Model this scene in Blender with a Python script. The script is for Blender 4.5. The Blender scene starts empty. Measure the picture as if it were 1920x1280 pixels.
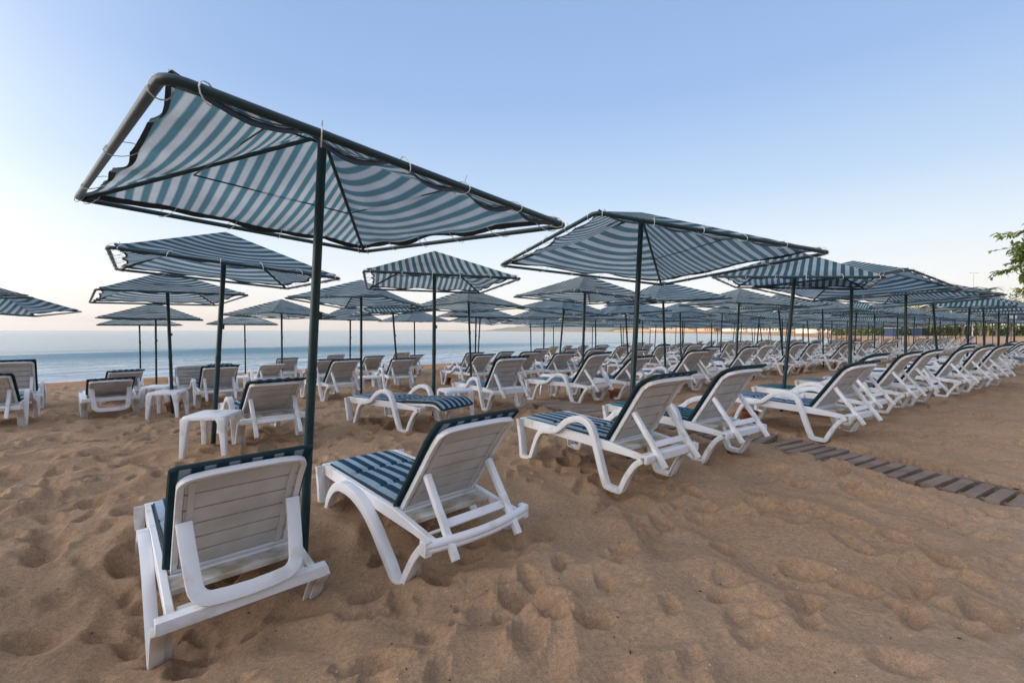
import bpy, bmesh, math, random
import numpy as np
from mathutils import Vector, Matrix
PI = math.pi
random.seed(7)
rng = np.random.default_rng(11)
SC = bpy.context.scene
COL = SC.collection

# ------------------------------------------------------------------ camera
HC = 1.35
cd = bpy.data.cameras.new('camera'); cam = bpy.data.objects.new('camera', cd); COL.objects.link(cam)
cd.sensor_width = 36; cd.lens = 830.0/1920*36; cd.clip_start = 0.05; cd.clip_end = 20000
cam.location = (0, 0, HC)
cam.rotation_euler = (PI/2 - math.atan(21/830), math.radians(0.0), 0)
SC.camera = cam

# ------------------------------------------------------------------ world, sun, exposure
SUN_EL = math.radians(11); SUN_AZ = math.radians(188)     # azimuth clockwise from +Y: behind the camera
w = bpy.data.worlds.new('World'); SC.world = w; w.use_nodes = True
nt = w.node_tree; nt.nodes.clear()
out = nt.nodes.new('ShaderNodeOutputWorld'); bg = nt.nodes.new('ShaderNodeBackground')
sky = nt.nodes.new('ShaderNodeTexSky'); sky.sky_type = 'NISHITA'; sky.sun_disc = False
sky.sun_elevation = SUN_EL; sky.sun_rotation = SUN_AZ
sky.air_density = 1.0; sky.dust_density = 1.6; sky.ozone_density = 2.2; sky.altitude = 0
hs = nt.nodes.new('ShaderNodeHueSaturation'); hs.inputs['Saturation'].default_value = 0.8
nt.links.new(sky.outputs[0], hs.inputs['Color'])
# dawn sky colours by elevation, zenith raised above natural brightness to light the sand, pulled over the physical sky
def W(t): return nt.nodes.new(t)
def LK(a_, b_): nt.links.new(a_, b_)
tcw = W('ShaderNodeTexCoord'); sepw = W('ShaderNodeSeparateXYZ'); LK(tcw.outputs['Generated'], sepw.inputs[0])
rw = W('ShaderNodeValToRGB'); LK(sepw.outputs[2], rw.inputs[0])
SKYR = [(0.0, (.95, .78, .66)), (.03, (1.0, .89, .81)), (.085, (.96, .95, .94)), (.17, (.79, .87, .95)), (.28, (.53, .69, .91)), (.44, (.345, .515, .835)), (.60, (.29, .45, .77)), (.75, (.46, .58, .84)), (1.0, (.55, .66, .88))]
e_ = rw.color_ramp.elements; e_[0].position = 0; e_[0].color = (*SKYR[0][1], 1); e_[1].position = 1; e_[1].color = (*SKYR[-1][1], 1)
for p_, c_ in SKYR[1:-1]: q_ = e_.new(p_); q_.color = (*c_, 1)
# the air is brighter and warmer towards the rising sun behind the camera
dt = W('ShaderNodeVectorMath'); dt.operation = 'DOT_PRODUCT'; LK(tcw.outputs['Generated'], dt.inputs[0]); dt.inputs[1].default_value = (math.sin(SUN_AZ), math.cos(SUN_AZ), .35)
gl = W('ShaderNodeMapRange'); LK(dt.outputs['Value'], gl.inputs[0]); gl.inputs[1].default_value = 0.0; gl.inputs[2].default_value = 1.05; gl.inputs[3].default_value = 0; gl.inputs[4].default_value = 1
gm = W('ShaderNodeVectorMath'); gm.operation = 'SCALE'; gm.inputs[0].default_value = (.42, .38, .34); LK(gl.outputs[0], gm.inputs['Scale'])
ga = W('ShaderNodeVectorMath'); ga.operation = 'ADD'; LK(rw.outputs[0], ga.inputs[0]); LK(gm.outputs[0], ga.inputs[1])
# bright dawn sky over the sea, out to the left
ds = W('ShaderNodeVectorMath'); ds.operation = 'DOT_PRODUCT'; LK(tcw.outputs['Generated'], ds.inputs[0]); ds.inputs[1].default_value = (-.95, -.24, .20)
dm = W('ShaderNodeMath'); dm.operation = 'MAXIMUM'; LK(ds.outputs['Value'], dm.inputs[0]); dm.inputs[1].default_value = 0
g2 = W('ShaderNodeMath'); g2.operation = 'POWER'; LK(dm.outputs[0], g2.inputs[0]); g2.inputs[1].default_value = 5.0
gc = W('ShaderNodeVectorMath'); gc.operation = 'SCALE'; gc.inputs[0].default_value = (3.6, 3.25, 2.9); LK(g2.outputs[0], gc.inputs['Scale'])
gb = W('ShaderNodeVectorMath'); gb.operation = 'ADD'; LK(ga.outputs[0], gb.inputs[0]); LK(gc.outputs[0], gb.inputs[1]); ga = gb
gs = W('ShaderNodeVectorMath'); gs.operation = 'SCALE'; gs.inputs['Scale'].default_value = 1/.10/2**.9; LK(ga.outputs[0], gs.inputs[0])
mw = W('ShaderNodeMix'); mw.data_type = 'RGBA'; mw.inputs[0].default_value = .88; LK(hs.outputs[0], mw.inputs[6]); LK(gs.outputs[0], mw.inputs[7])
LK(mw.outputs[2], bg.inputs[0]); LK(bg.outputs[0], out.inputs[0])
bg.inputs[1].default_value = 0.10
sd = bpy.data.lights.new('sun', 'SUN'); sun = bpy.data.objects.new('sun', sd); COL.objects.link(sun)
sd.energy = 2.6; sd.angle = math.radians(0.6); sd.color = (1.0, 0.78, 0.52)
dv = Vector((math.sin(SUN_AZ)*math.cos(SUN_EL), math.cos(SUN_AZ)*math.cos(SUN_EL), math.sin(SUN_EL)))
sun.rotation_euler = dv.to_track_quat('Z', 'Y').to_euler()
SC.view_settings.view_transform = 'Standard'; SC.view_settings.look = 'None'
SC.view_settings.gamma = 1; SC.view_settings.exposure = 1.0; SC.view_settings.use_curve_mapping = False

# ------------------------------------------------------------------ beach coordinates
NX, NY = -0.588, 0.809          # seaward unit
UX, UY = 0.809, 0.588           # along the rows, away to the right
WATER_Z = -0.63
def st(x, y): return x*NX + y*NY, x*UX + y*UY
def xy(s, t): return s*NX + t*UX, s*NY + t*UY
def shore(t): return 23.7 + np.where(t > 55, 0.0036*(t-55)**2, 0.0) + 0.5*np.sin(t*0.13+1) + 0.25*np.sin(t*0.41)
def base_height(x, y):
    s = x*NX + y*NY; t = x*UX + y*UY
    sh = shore(t)
    k = np.clip((s-4.7)/(sh-4.7), 0, None)
    z = WATER_Z*k
    z = np.where(s > sh, WATER_Z - 0.07*(s-sh), z)
    z = np.maximum(z, -3)
    z = z - 0.335*np.exp(-(((x+1.75)/0.95)**2 + ((y-2.35)/0.85)**2))
    z = z - 0.09*np.exp(-(((x+0.6)/0.6)**2 + ((y-2.6)/0.6)**2))
    return z
def gz(x, y): return float(base_height(np.array([x]), np.array([y]))[0])

# ------------------------------------------------------------------ helpers
def link(name, me, m, parent=None):
    o = bpy.data.objects.new(name, me); COL.objects.link(o)
    if m is not None and len(me.materials) == 0: me.materials.append(m)
    if parent: o.parent = parent
    return o
def tag(o, label=None, cat=None, group=None, kind=None):
    if label: o['label'] = label
    if cat: o['category'] = cat
    if group: o['group'] = group
    if kind: o['kind'] = kind
    return o
def empty(name, loc=(0, 0, 0), rz=0):
    o = bpy.data.objects.new(name, None); COL.objects.link(o); o.location = loc; o.rotation_euler = (0, 0, rz)
    o.empty_display_size = 0.1
    return o
def fin(bm, name, bevel=0.0, smooth=True, seg=2, ang=0.6):
    bmesh.ops.recalc_face_normals(bm, faces=bm.faces)
    if bevel:
        es = [e for e in bm.edges if len(e.link_faces) == 2 and e.calc_face_angle(0) > ang]
        bmesh.ops.bevel(bm, geom=es, offset=bevel, segments=seg, affect='EDGES', profile=0.5, clamp_overlap=True)
    me = bpy.data.meshes.new(name); bm.to_mesh(me); bm.free()
    if smooth:
        me.polygons.foreach_set('use_smooth', [True]*len(me.polygons))
        try: me.set_sharp_from_angle(angle=math.radians(40))
        except Exception: pass
    return me
def box(bm, c, s, rot=None):
    vs = []
    for i in (-1, 1):
        for j in (-1, 1):
            for k in (-1, 1):
                v = Vector((i*s[0]/2, j*s[1]/2, k*s[2]/2))
                if rot is not None: v = rot @ v
                vs.append(bm.verts.new(v + Vector(c)))
    for f in ((0,1,3,2),(4,6,7,5),(0,4,5,1),(2,3,7,6),(0,2,6,4),(1,5,7,3)):
        bm.faces.new([vs[q] for q in f])
def tube(bm, pts, r, n=8, closed=False, cap=True, r2=None):
    pts = [Vector(p) for p in pts]; N = len(pts); rings = []
    ref = None
    for i, p in enumerate(pts):
        a = pts[i-1] if (i > 0 or closed) else p
        b = pts[(i+1) % N] if (i < N-1 or closed) else p
        d = (b-a).normalized()
        if ref is None:
            ref = Vector((0, 0, 1)) if abs(d.z) < .9 else Vector((1, 0, 0))
        x = (ref - d*ref.dot(d)).normalized(); y = d.cross(x); ref = x
        rr = r if r2 is None else r + (r2-r)*i/(N-1)
        rings.append([bm.verts.new(p + (x*math.cos(2*PI*k/n) + y*math.sin(2*PI*k/n))*rr) for k in range(n)])
    for i in range(N if closed else N-1):
        A, B = rings[i], rings[(i+1) % N]
        for k in range(n): bm.faces.new((A[k], A[(k+1) % n], B[(k+1) % n], B[k]))
    if cap and not closed:
        bm.faces.new(rings[0][::-1]); bm.faces.new(rings[-1])
def band(bm, path, x0, x1, th, closed=False):
    """rectangular section swept along a path in the y-z plane, between x0 and x1"""
    N = len(path); rings = []
    for i in range(N):
        a = path[i-1] if (i > 0 or closed) else path[i]
        b = path[(i+1) % N] if (i < N-1 or closed) else path[i]
        dy, dz = b[0]-a[0], b[1]-a[1]; l = math.hypot(dy, dz) or 1
        ny, nz = -dz/l, dy/l
        t = th[i] if isinstance(th, (list, tuple)) else th
        y, z = path[i]
        rings.append([bm.verts.new((x0, y+ny*t/2, z+nz*t/2)), bm.verts.new((x1, y+ny*t/2, z+nz*t/2)),
                      bm.verts.new((x1, y-ny*t/2, z-nz*t/2)), bm.verts.new((x0, y-ny*t/2, z-nz*t/2))])
    for i in range(N if closed else N-1):
        A, B = rings[i], rings[(i+1) % N]
        for k in range(4): bm.faces.new((A[k], A[(k+1) % 4], B[(k+1) % 4], B[k]))
    if not closed: bm.faces.new(rings[0][::-1]); bm.faces.new(rings[-1])
def spline(P, n=6):
    """Catmull-Rom through 2D/3D points"""
    P = [Vector(p) for p in P]; out = []
    for i in range(len(P)-1):
        p0 = P[max(i-1, 0)]; p1 = P[i]; p2 = P[i+1]; p3 = P[min(i+2, len(P)-1)]
        for k in range(n):
            t = k/n
            out.append(0.5*((2*p1) + (p2-p0)*t + (2*p0-5*p1+4*p2-p3)*t*t + (3*p1-p0-3*p2+p3)*t*t*t))
    out.append(P[-1]); return [tuple(v) for v in out]

# ------------------------------------------------------------------ materials
def mat(name, col, rough=0.6, spec=0.5):
    m = bpy.data.materials.new(name); m.use_nodes = True
    b = m.node_tree.nodes['Principled BSDF']
    b.inputs['Base Color'].default_value = (*col, 1); b.inputs['Roughness'].default_value = rough
    b.inputs['Specular IOR Level'].default_value = spec
    return m
def N_(m, t): return m.node_tree.nodes.new(t)
def L_(m, a, b): m.node_tree.links.new(a, b)
def tint(m, sock, lo, hi):
    at_ = N_(m, 'ShaderNodeAttribute'); at_.attribute_type = 'OBJECT'; at_.attribute_name = 'tint'
    mx_ = N_(m, 'ShaderNodeMix'); mx_.data_type = 'RGBA'; L_(m, at_.outputs['Fac'], mx_.inputs[0]); mx_.inputs[6].default_value = (*lo, 1); mx_.inputs[7].default_value = (*hi, 1)
    mu_ = N_(m, 'ShaderNodeMix'); mu_.data_type = 'RGBA'; mu_.blend_type = 'MULTIPLY'; mu_.inputs[0].default_value = 1.0; L_(m, sock, mu_.inputs[6]); L_(m, mx_.outputs[2], mu_.inputs[7])
    return mu_.outputs[2]
def set_tint(root, v):
    for c_ in root.children_recursive:
        if c_.type == 'MESH': c_['tint'] = float(v)
def noise_mix(m, c1, c2, scale, detail=4, lo=.35, hi=.65, coord='Object', bump=0, bscale=None, bdist=.01):
    b = m.node_tree.nodes['Principled BSDF']
    tc = N_(m, 'ShaderNodeTexCoord'); n = N_(m, 'ShaderNodeTexNoise'); n.inputs['Scale'].default_value = scale; n.inputs['Detail'].default_value = detail
    L_(m, tc.outputs[coord], n.inputs['Vector'])
    r = N_(m, 'ShaderNodeValToRGB'); r.color_ramp.elements[0].position = lo; r.color_ramp.elements[1].position = hi
    r.color_ramp.elements[0].color = (*c1, 1); r.color_ramp.elements[1].color = (*c2, 1)
    L_(m, n.outputs['Fac'], r.inputs[0]); L_(m, r.outputs[0], b.inputs['Base Color'])
    if bump:
        n2 = N_(m, 'ShaderNodeTexNoise'); n2.inputs['Scale'].default_value = bscale or scale*4; n2.inputs['Detail'].default_value = 5
        L_(m, tc.outputs[coord], n2.inputs['Vector'])
        bp = N_(m, 'ShaderNodeBump'); bp.inputs['Strength'].default_value = bump; bp.inputs['Distance'].default_value = bdist
        L_(m, n2.outputs['Fac'], bp.inputs['Height']); L_(m, bp.outputs[0], b.inputs['Normal'])
    return r
M = {}
M['plastic'] = mat('white_plastic', (.78, .78, .80), .38)
noise_mix(M['plastic'], (.58, .555, .50), (.84, .84, .86), 4.5, 8, .30, .46, bump=.08, bscale=60, bdist=.002)
_m = M['plastic']; _b = _m.node_tree.nodes['Principled BSDF']; L_(_m, tint(_m, _b.inputs['Base Color'].links[0].from_socket, (1, 1, 1.01), (.95, .92, .86)), _b.inputs['Base Color'])
M['backplastic'] = mat('weathered_white_plastic', (.7, .7, .68), .5)
noise_mix(M['backplastic'], (.50, .485, .46), (.68, .675, .67), 4, 7, .3, .6, bump=.1, bscale=50, bdist=.002)
_m = M['backplastic']; _b = _m.node_tree.nodes['Principled BSDF']; L_(_m, tint(_m, _b.inputs['Base Color'].links[0].from_socket, (1, 1, 1.02), (.94, .89, .80)), _b.inputs['Base Color'])
M['dirty'] = mat('sandy_plastic', (.5, .45, .36), .7)
noise_mix(M['dirty'], (.38, .31, .22), (.66, .64, .58), 9, 7, .35, .6)
M['pipe'] = mat('dark_green_painted_pipe', (.012, .05, .055), .35)
noise_mix(M['pipe'], (.006, .027, .032), (.014, .048, .052), 6, 5, .35, .7, bump=.1, bscale=80, bdist=.001)
M['hem'] = mat('dark_hem', (.03, .035, .04), .9)
M['tie'] = mat('cable_tie', (.75, .75, .75), .5)
M['galv'] = mat('worn_pipe', (.12, .16, .16), .5)
noise_mix(M['galv'], (.03, .07, .075), (.28, .31, .31), 14, 8, .35, .65)
def stripe_mat(name, axis, period, dark, light, rough, translu=0.0, duty=.52, weave=260, soft=.06, off=0.0):
    m = bpy.data.materials.new(name); m.use_nodes = True; t = m.node_tree
    b = t.nodes['Principled BSDF']; b.inputs['Roughness'].default_value = rough; b.inputs['Specular IOR Level'].default_value = .15
    tc = N_(m, 'ShaderNodeTexCoord'); sp = N_(m, 'ShaderNodeSeparateXYZ'); L_(m, tc.outputs['Object'], sp.inputs[0])
    nz = N_(m, 'ShaderNodeTexNoise'); nz.inputs['Scale'].default_value = 3; L_(m, tc.outputs['Object'], nz.inputs['Vector'])
    a0 = N_(m, 'ShaderNodeMath'); a0.operation = 'MULTIPLY_ADD'; L_(m, nz.outputs['Fac'], a0.inputs[0]); a0.inputs[1].default_value = .012
    L_(m, sp.outputs[axis], a0.inputs[2])
    a = N_(m, 'ShaderNodeMath'); a.operation = 'MULTIPLY_ADD'; L_(m, a0.outputs[0], a.inputs[0]); a.inputs[1].default_value = 1/period; a.inputs[2].default_value = off
    fr = N_(m, 'ShaderNodeMath'); fr.operation = 'FRACT'; L_(m, a.outputs[0], fr.inputs[0])
    r = N_(m, 'ShaderNodeValToRGB'); e = r.color_ramp.elements
    e[0].position = 0; e[0].color = (*dark, 1); e[1].position = duty; e[1].color = (*light, 1)
    x = e.new(duty-soft); x.color = (*dark, 1); x = e.new(1-soft); x.color = (*light, 1); x = e.new(1.0); x.color = (*dark, 1)
    L_(m, fr.outputs[0], r.inputs[0])
    # woven threads and sun fading
    n2 = N_(m, 'ShaderNodeTexNoise'); n2.inputs['Scale'].default_value = weave; n2.inputs['Detail'].default_value = 2; L_(m, tc.outputs['Object'], n2.inputs['Vector'])
    n3 = N_(m, 'ShaderNodeTexNoise'); n3.inputs['Scale'].default_value = 2.2; n3.inputs['Detail'].default_value = 6; L_(m, tc.outputs['Object'], n3.inputs['Vector'])
    av = N_(m, 'ShaderNodeMath'); av.operation = 'ADD'; L_(m, n2.outputs['Fac'], av.inputs[0]); L_(m, n3.outputs['Fac'], av.inputs[1])
    mr = N_(m, 'ShaderNodeMapRange'); mr.inputs[1].default_value = .6; mr.inputs[2].default_value = 1.4; mr.inputs[3].default_value = .52; mr.inputs[4].default_value = 1.42
    L_(m, av.outputs[0], mr.inputs[0])
    mx = N_(m, 'ShaderNodeVectorMath'); mx.operation = 'SCALE'; L_(m, r.outputs[0], mx.inputs[0]); L_(m, mr.outputs[0], mx.inputs['Scale'])
    _s = tint(m, mx.outputs[0], (.88, .96, 1.04), (1.14, 1.06, .98)); L_(m, _s, b.inputs['Base Color'])
    bp = N_(m, 'ShaderNodeBump'); bp.inputs['Strength'].default_value = .25; bp.inputs['Distance'].default_value = .002
    L_(m, n2.outputs['Fac'], bp.inputs['Height']); L_(m, bp.outputs[0], b.inputs['Normal'])
    if translu:
        tr = N_(m, 'ShaderNodeBsdfTranslucent'); L_(m, mx.outputs[0], tr.inputs[0])
        gain = N_(m, 'ShaderNodeVectorMath'); gain.operation = 'SCALE'; gain.inputs['Scale'].default_value = 1.22
        L_(m, _s, gain.inputs[0]); L_(m, gain.outputs[0], tr.inputs[0])
        ms = N_(m, 'ShaderNodeMixShader'); ms.inputs[0].default_value = translu
        L_(m, b.outputs[0], ms.inputs[1]); L_(m, tr.outputs[0], ms.inputs[2])
        # open weave: a little of the sky shows straight through
        tp = N_(m, 'ShaderNodeBsdfTransparent'); m2 = N_(m, 'ShaderNodeMixShader'); m2.inputs[0].default_value = .04
        L_(m, ms.outputs[0], m2.inputs[1]); L_(m, tp.outputs[0], m2.inputs[2])
        L_(m, m2.outputs[0], t.nodes['Material Output'].inputs[0])
    return m
CD, CL = (.045, .125, .155), (.43, .47, .485)
M['cloth_x'] = stripe_mat('striped_shade_cloth_across', 0, .108, CD, CL, .85, .45)
M['cloth_y'] = stripe_mat('striped_shade_cloth_along', 1, .108, CD, CL, .85, .45)
M['cloth_x1'] = stripe_mat('narrow_striped_shade_cloth_across', 0, .094, CD, CL, .85, .45)
M['cloth_y1'] = stripe_mat('narrow_striped_shade_cloth_along', 1, .092, CD, CL, .85, .45)
M['cloth_x9'] = stripe_mat('finest_striped_shade_cloth_across', 0, .078, (.055, .15, .18), (.44, .475, .485), .85, .5, .5, 330, .14)
M['cushion'] = stripe_mat('striped_cushion', 0, .098, (.014, .05, .075), (.30, .38, .45), .9, 0, .55, 300, .08, .25)
M['cushion_dark'] = stripe_mat('dark_striped_cushion', 0, .098, (.010, .055, .062), (.12, .25, .27), .9, 0, .6, 300, .1, .25)
M['terracotta'] = mat('terracotta', (.34, .12, .07), .8); noise_mix(M['terracotta'], (.26, .085, .05), (.42, .16, .09), 8)
M['pipingm'] = mat('dark_piping', (.014, .035, .045), .9)
M['towel'] = mat('white_towel', (.8, .8, .8), .95)

# ------------------------------------------------------------------ sand
def vnoise(shape, cell, res, seed):
    r = np.random.default_rng(seed); H, W = shape
    gh, gw = int(H*res/cell)+4, int(W*res/cell)+4
    g = r.random((gh, gw))
    y = np.arange(H)*res/cell; x = np.arange(W)*res/cell
    yi = y.astype(int); xi = x.astype(int); fy = y-yi; fx = x-xi
    fy = fy*fy*(3-2*fy); fx = fx*fx*(3-2*fx)
    a = g[yi][:, xi]; b = g[yi][:, xi+1]; c = g[yi+1][:, xi]; d = g[yi+1][:, xi+1]
    fx = fx[None, :]; fy = fy[:, None]
    return a*(1-fx)*(1-fy) + b*fx*(1-fy) + c*(1-fx)*fy + d*fx*fy
HX0, HX1, HY0, HY1, HR = -20.0, 26.0, -2.0, 30.0, 0.025
W_ = int((HX1-HX0)/HR); H_ = int((HY1-HY0)/HR)
gx = HX0 + np.arange(W_)*HR; gy = HY0 + np.arange(H_)*HR
def bil(A, fx, fy):
    fx = np.clip(fx, 0, A.shape[1]-1.01); fy = np.clip(fy, 0, A.shape[0]-1.01)
    xi = fx.astype(int); yi = fy.astype(int); u = fx-xi; v = fy-yi
    return A[yi, xi]*(1-u)*(1-v) + A[yi, xi+1]*u*(1-v) + A[yi+1, xi]*(1-u)*v + A[yi+1, xi+1]*u*v
GX, GY = np.meshgrid(np.arange(W_, dtype=float), np.arange(H_, dtype=float))
wx = (vnoise((H_, W_), .8, HR, 1)-.5)*.5/HR; wy = (vnoise((H_, W_), .8, HR, 2)-.5)*.5/HR
n1 = vnoise((H_, W_), .62, HR, 3); n2 = vnoise((H_, W_), .33, HR, 4); n3 = vnoise((H_, W_), 1.9, HR, 5); n4 = vnoise((H_, W_), .13, HR, 6)
rid = 1-np.abs(2*n1-1); rid = bil(rid, GX+wx, GY+wy)**1.5
rid2 = 1-np.abs(2*n2-1); rid2 = bil(rid2, GX-wy, GY+wx)**1.3
hm = .046*(rid-.5) + .050*(rid2-.5) + .06*(n3-.5) + .016*(n4-.5)
st_h = np.zeros_like(hm)
r2 = np.random.default_rng(5)
for _ in range(17000):
    cx, cy = r2.uniform(HX0+1, HX1-1), r2.uniform(HY0+1, 24)
    a = r2.uniform(0, PI); L = r2.uniform(.055, .135)*(1.4 if r2.random() < .08 else 1); Wd = L*r2.uniform(.42, .7); dp = r2.uniform(.46, .70)*L*.75
    i = int((cx-HX0)/HR); j = int((cy-HY0)/HR); k = int(.38/HR)
    i0, i1, j0, j1 = max(i-k, 0), min(i+k, W_), max(j-k, 0), min(j+k, H_)
    X = gx[i0:i1][None, :]-cx; Y = gy[j0:j1][:, None]-cy
    u = (X*math.cos(a)+Y*math.sin(a))/L; v = (-X*math.sin(a)+Y*math.cos(a))/Wd
    q = np.sqrt(u*u+v*v+1e-6)
    prof = -dp*(1-q*q) - .25*dp*u*(q < 1)
    cur = st_h[j0:j1, i0:i1]
    st_h[j0:j1, i0:i1] = np.where(q < 1.08, np.minimum(cur, prof + .12*cur), cur + dp*.30*np.exp(-((q-1.15)/.16)**2))
hm = hm + np.clip(st_h, -.09, .03)
# smooth once
for _ in range(1):
    hm[1:-1, 1:-1] = (hm[1:-1, 1:-1]*4 + hm[:-2, 1:-1] + hm[2:, 1:-1] + hm[1:-1, :-2] + hm[1:-1, 2:])/8
SS = GX*0; XX = HX0+GX*HR; YY = HY0+GY*HR
S_ = XX*NX + YY*NY; T_ = XX*UX+YY*UY
amp = 1.08 - .36/(1+np.exp((S_-1.2)*1.3))/(1+np.exp(-(XX-1.6)*1.1))
amp *= np.clip((22.5-S_)/2.5, .12, 1)
edge = np.clip(np.minimum(np.minimum(XX-HX0, HX1-XX), np.minimum(YY-HY0, HY1-YY))/2, 0, 1)
hm *= amp*edge*1.3
for (lx_, ly_, la_) in ((-1.84, 2.76, .74), (-.75, 3.22, .75), (.85, 4.28, .65), (1.91, 5.08, .59), (3.78, 5.95, .56), (-3.35, 5.86, .73), (-1.63, 6.48, .95)):
    for fx_, fy_ in ((-.36, -.5), (.36, -.5), (-.36, .7), (.36, .7)):
        qx, qy = lx_+math.cos(la_)*fx_-math.sin(la_)*fy_, ly_+math.sin(la_)*fx_+math.cos(la_)*fy_
        dd_ = np.sqrt((XX-qx)**2+(YY-qy)**2); hm += .022*np.exp(-((dd_-.13)/.055)**2)*(1+.5*np.sin(9*(XX-qx)+5*(YY-qy))) - .018*np.exp(-(dd_/.08)**2)
for qx, qy in ((-1.334, 2.807), (1.233, 4.628), (-3.645, 5.362), (-1.207, 6.784), (4.38, 7.165)):
    dd_ = np.sqrt((XX-qx)**2+(YY-qy)**2); hm += .03*np.exp(-((dd_-.11)/.06)**2)*(1+.5*np.sin(11*(XX-qx)-7*(YY-qy))) - .012*np.exp(-(dd_/.06)**2)
WALK = [(4.9, 1.7), (3.78, 3.43), (2.83, 5.14), (2.05, 6.0), (1.17, 6.79), (.29, 8.24)]
for (ax_, ay_), (bx_, by_) in zip(WALK, WALK[1:]):
    dx_, dy_ = bx_-ax_, by_-ay_; L_n = math.hypot(dx_, dy_); dx_ /= L_n; dy_ /= L_n
    al_ = (XX-ax_)*dx_ + (YY-ay_)*dy_; pe_ = (XX-ax_)*dy_*-1*-1 - (YY-ay_)*dx_
    pe_ = pe_ if dy_ > 0 else -pe_
    ins_ = (al_ > -.05) & (al_ < L_n+.05) & (pe_ > .02) & (pe_ < .74)
    hm = np.where(ins_, -.24, hm)
def sand_z(x, y):
    b = base_height(x, y)
    fx = (x-HX0)/HR; fy = (y-HY0)/HR
    ins = (fx > 0) & (fx < W_-2) & (fy > 0) & (fy < H_-2)
    return b + np.where(ins, bil(hm, fx, fy), 0)
def sheet(name, px, py, pz, m):
    nr, na = px.shape
    co = np.stack([px, py, pz], -1).reshape(-1, 3)
    idx = np.arange(nr*na).reshape(nr, na)
    q = np.stack([idx[:-1, :-1], idx[:-1, 1:], idx[1:, 1:], idx[1:, :-1]], -1).reshape(-1, 4)
    me = bpy.data.meshes.new(name); me.vertices.add(len(co)); me.vertices.foreach_set('co', co.ravel())
    me.loops.add(q.size); me.loops.foreach_set('vertex_index', q.ravel())
    me.polygons.add(len(q)); me.polygons.foreach_set('loop_start', np.arange(0, q.size, 4)); me.polygons.foreach_set('loop_total', np.full(len(q), 4))
    me.polygons.foreach_set('use_smooth', np.ones(len(q), bool))
    me.update(calc_edges=True); me.validate()
    return link(name, me, m)
ang = np.concatenate([np.linspace(-180, -62, 90, endpoint=False), np.linspace(-62, 62, 1150, endpoint=False), np.linspace(62, 180, 91)])
ang = np.radians(ang)
rad = np.concatenate([np.linspace(.02, .9, 12, endpoint=False), .9*np.exp(np.linspace(0, math.log(30/.9), 620, endpoint=False)), 30*np.exp(np.linspace(0, math.log(9000/30), 110))])
RR, AA = np.meshgrid(rad, ang, indexing='ij')
PX, PY = RR*np.sin(AA), RR*np.cos(AA)
M['sand'] = mat('sand', (.36, .23, .14), .95, .2)
m = M['sand']; b = m.node_tree.nodes['Principled BSDF']
tc = N_(m, 'ShaderNodeTexCoord')
def nz(sc, det=5, ro=.6):
    n = N_(m, 'ShaderNodeTexNoise'); n.inputs['Scale'].default_value = sc; n.inputs['Detail'].default_value = det; n.inputs['Roughness'].default_value = ro
    L_(m, tc.outputs['Object'], n.inputs['Vector']); return n.outputs['Fac']
def ramp(fac, stops):
    r = N_(m, 'ShaderNodeValToRGB'); e = r.color_ramp.elements
    e[0].position, e[0].color = stops[0][0], (*stops[0][1], 1); e[1].position, e[1].color = stops[-1][0], (*stops[-1][1], 1)
    for p, c in stops[1:-1]: x = e.new(p); x.color = (*c, 1)
    L_(m, fac, r.inputs[0]); return r.outputs[0]
def mixc(f, a, b_, mode='MIX'):
    x = N_(m, 'ShaderNodeMix'); x.data_type = 'RGBA'; x.blend_type = mode
    if isinstance(f, float): x.inputs[0].default_value = f
    else: L_(m, f, x.inputs[0])
    L_(m, a, x.inputs[6]); 
    if isinstance(b_, tuple): x.inputs[7].default_value = (*b_, 1)
    else: L_(m, b_, x.inputs[7])
    return x.outputs[2]
c1 = ramp(nz(.55, 6), [(.3, (.375, .240, .145)), (.7, (.49, .325, .205))])
c2 = ramp(nz(210, 4, .85), [(.28, (.40, .38, .37)), (.5, (.95, .95, .95)), (.72, (1.5, 1.47, 1.42))])
c = mixc(1.0, c1, c2, 'MULTIPLY')
c3 = ramp(nz(38, 6, .75), [(.3, (.70, .68, .66)), (.7, (1.2, 1.2, 1.2))])
c = mixc(1.0, c, c3, 'MULTIPLY')
# compacted greyer track on the landward right
spx = N_(m, 'ShaderNodeSeparateXYZ'); L_(m, tc.outputs['Object'], spx.inputs[0])
def math_(op, a, b_=None, c_=None):
    x = N_(m, 'ShaderNodeMath'); x.operation = op
    for i, v in enumerate((a, b_, c_)):
        if v is None: continue
        if isinstance(v, (int, float)): x.inputs[i].default_value = v
        else: L_(m, v, x.inputs[i])
    return x.outputs[0]
s_ = math_('ADD', math_('MULTIPLY', spx.outputs[0], NX), math_('MULTIPLY', spx.outputs[1], NY))
trk = math_('ADD', math_('MULTIPLY', s_, -.35), math_('MULTIPLY_ADD', nz(.5), .8, -.1))
trk = math_('MULTIPLY', math_('MINIMUM', math_('MAXIMUM', trk, 0), 1), .75)
c = mixc(trk, c, (.39, .305, .24))
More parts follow.
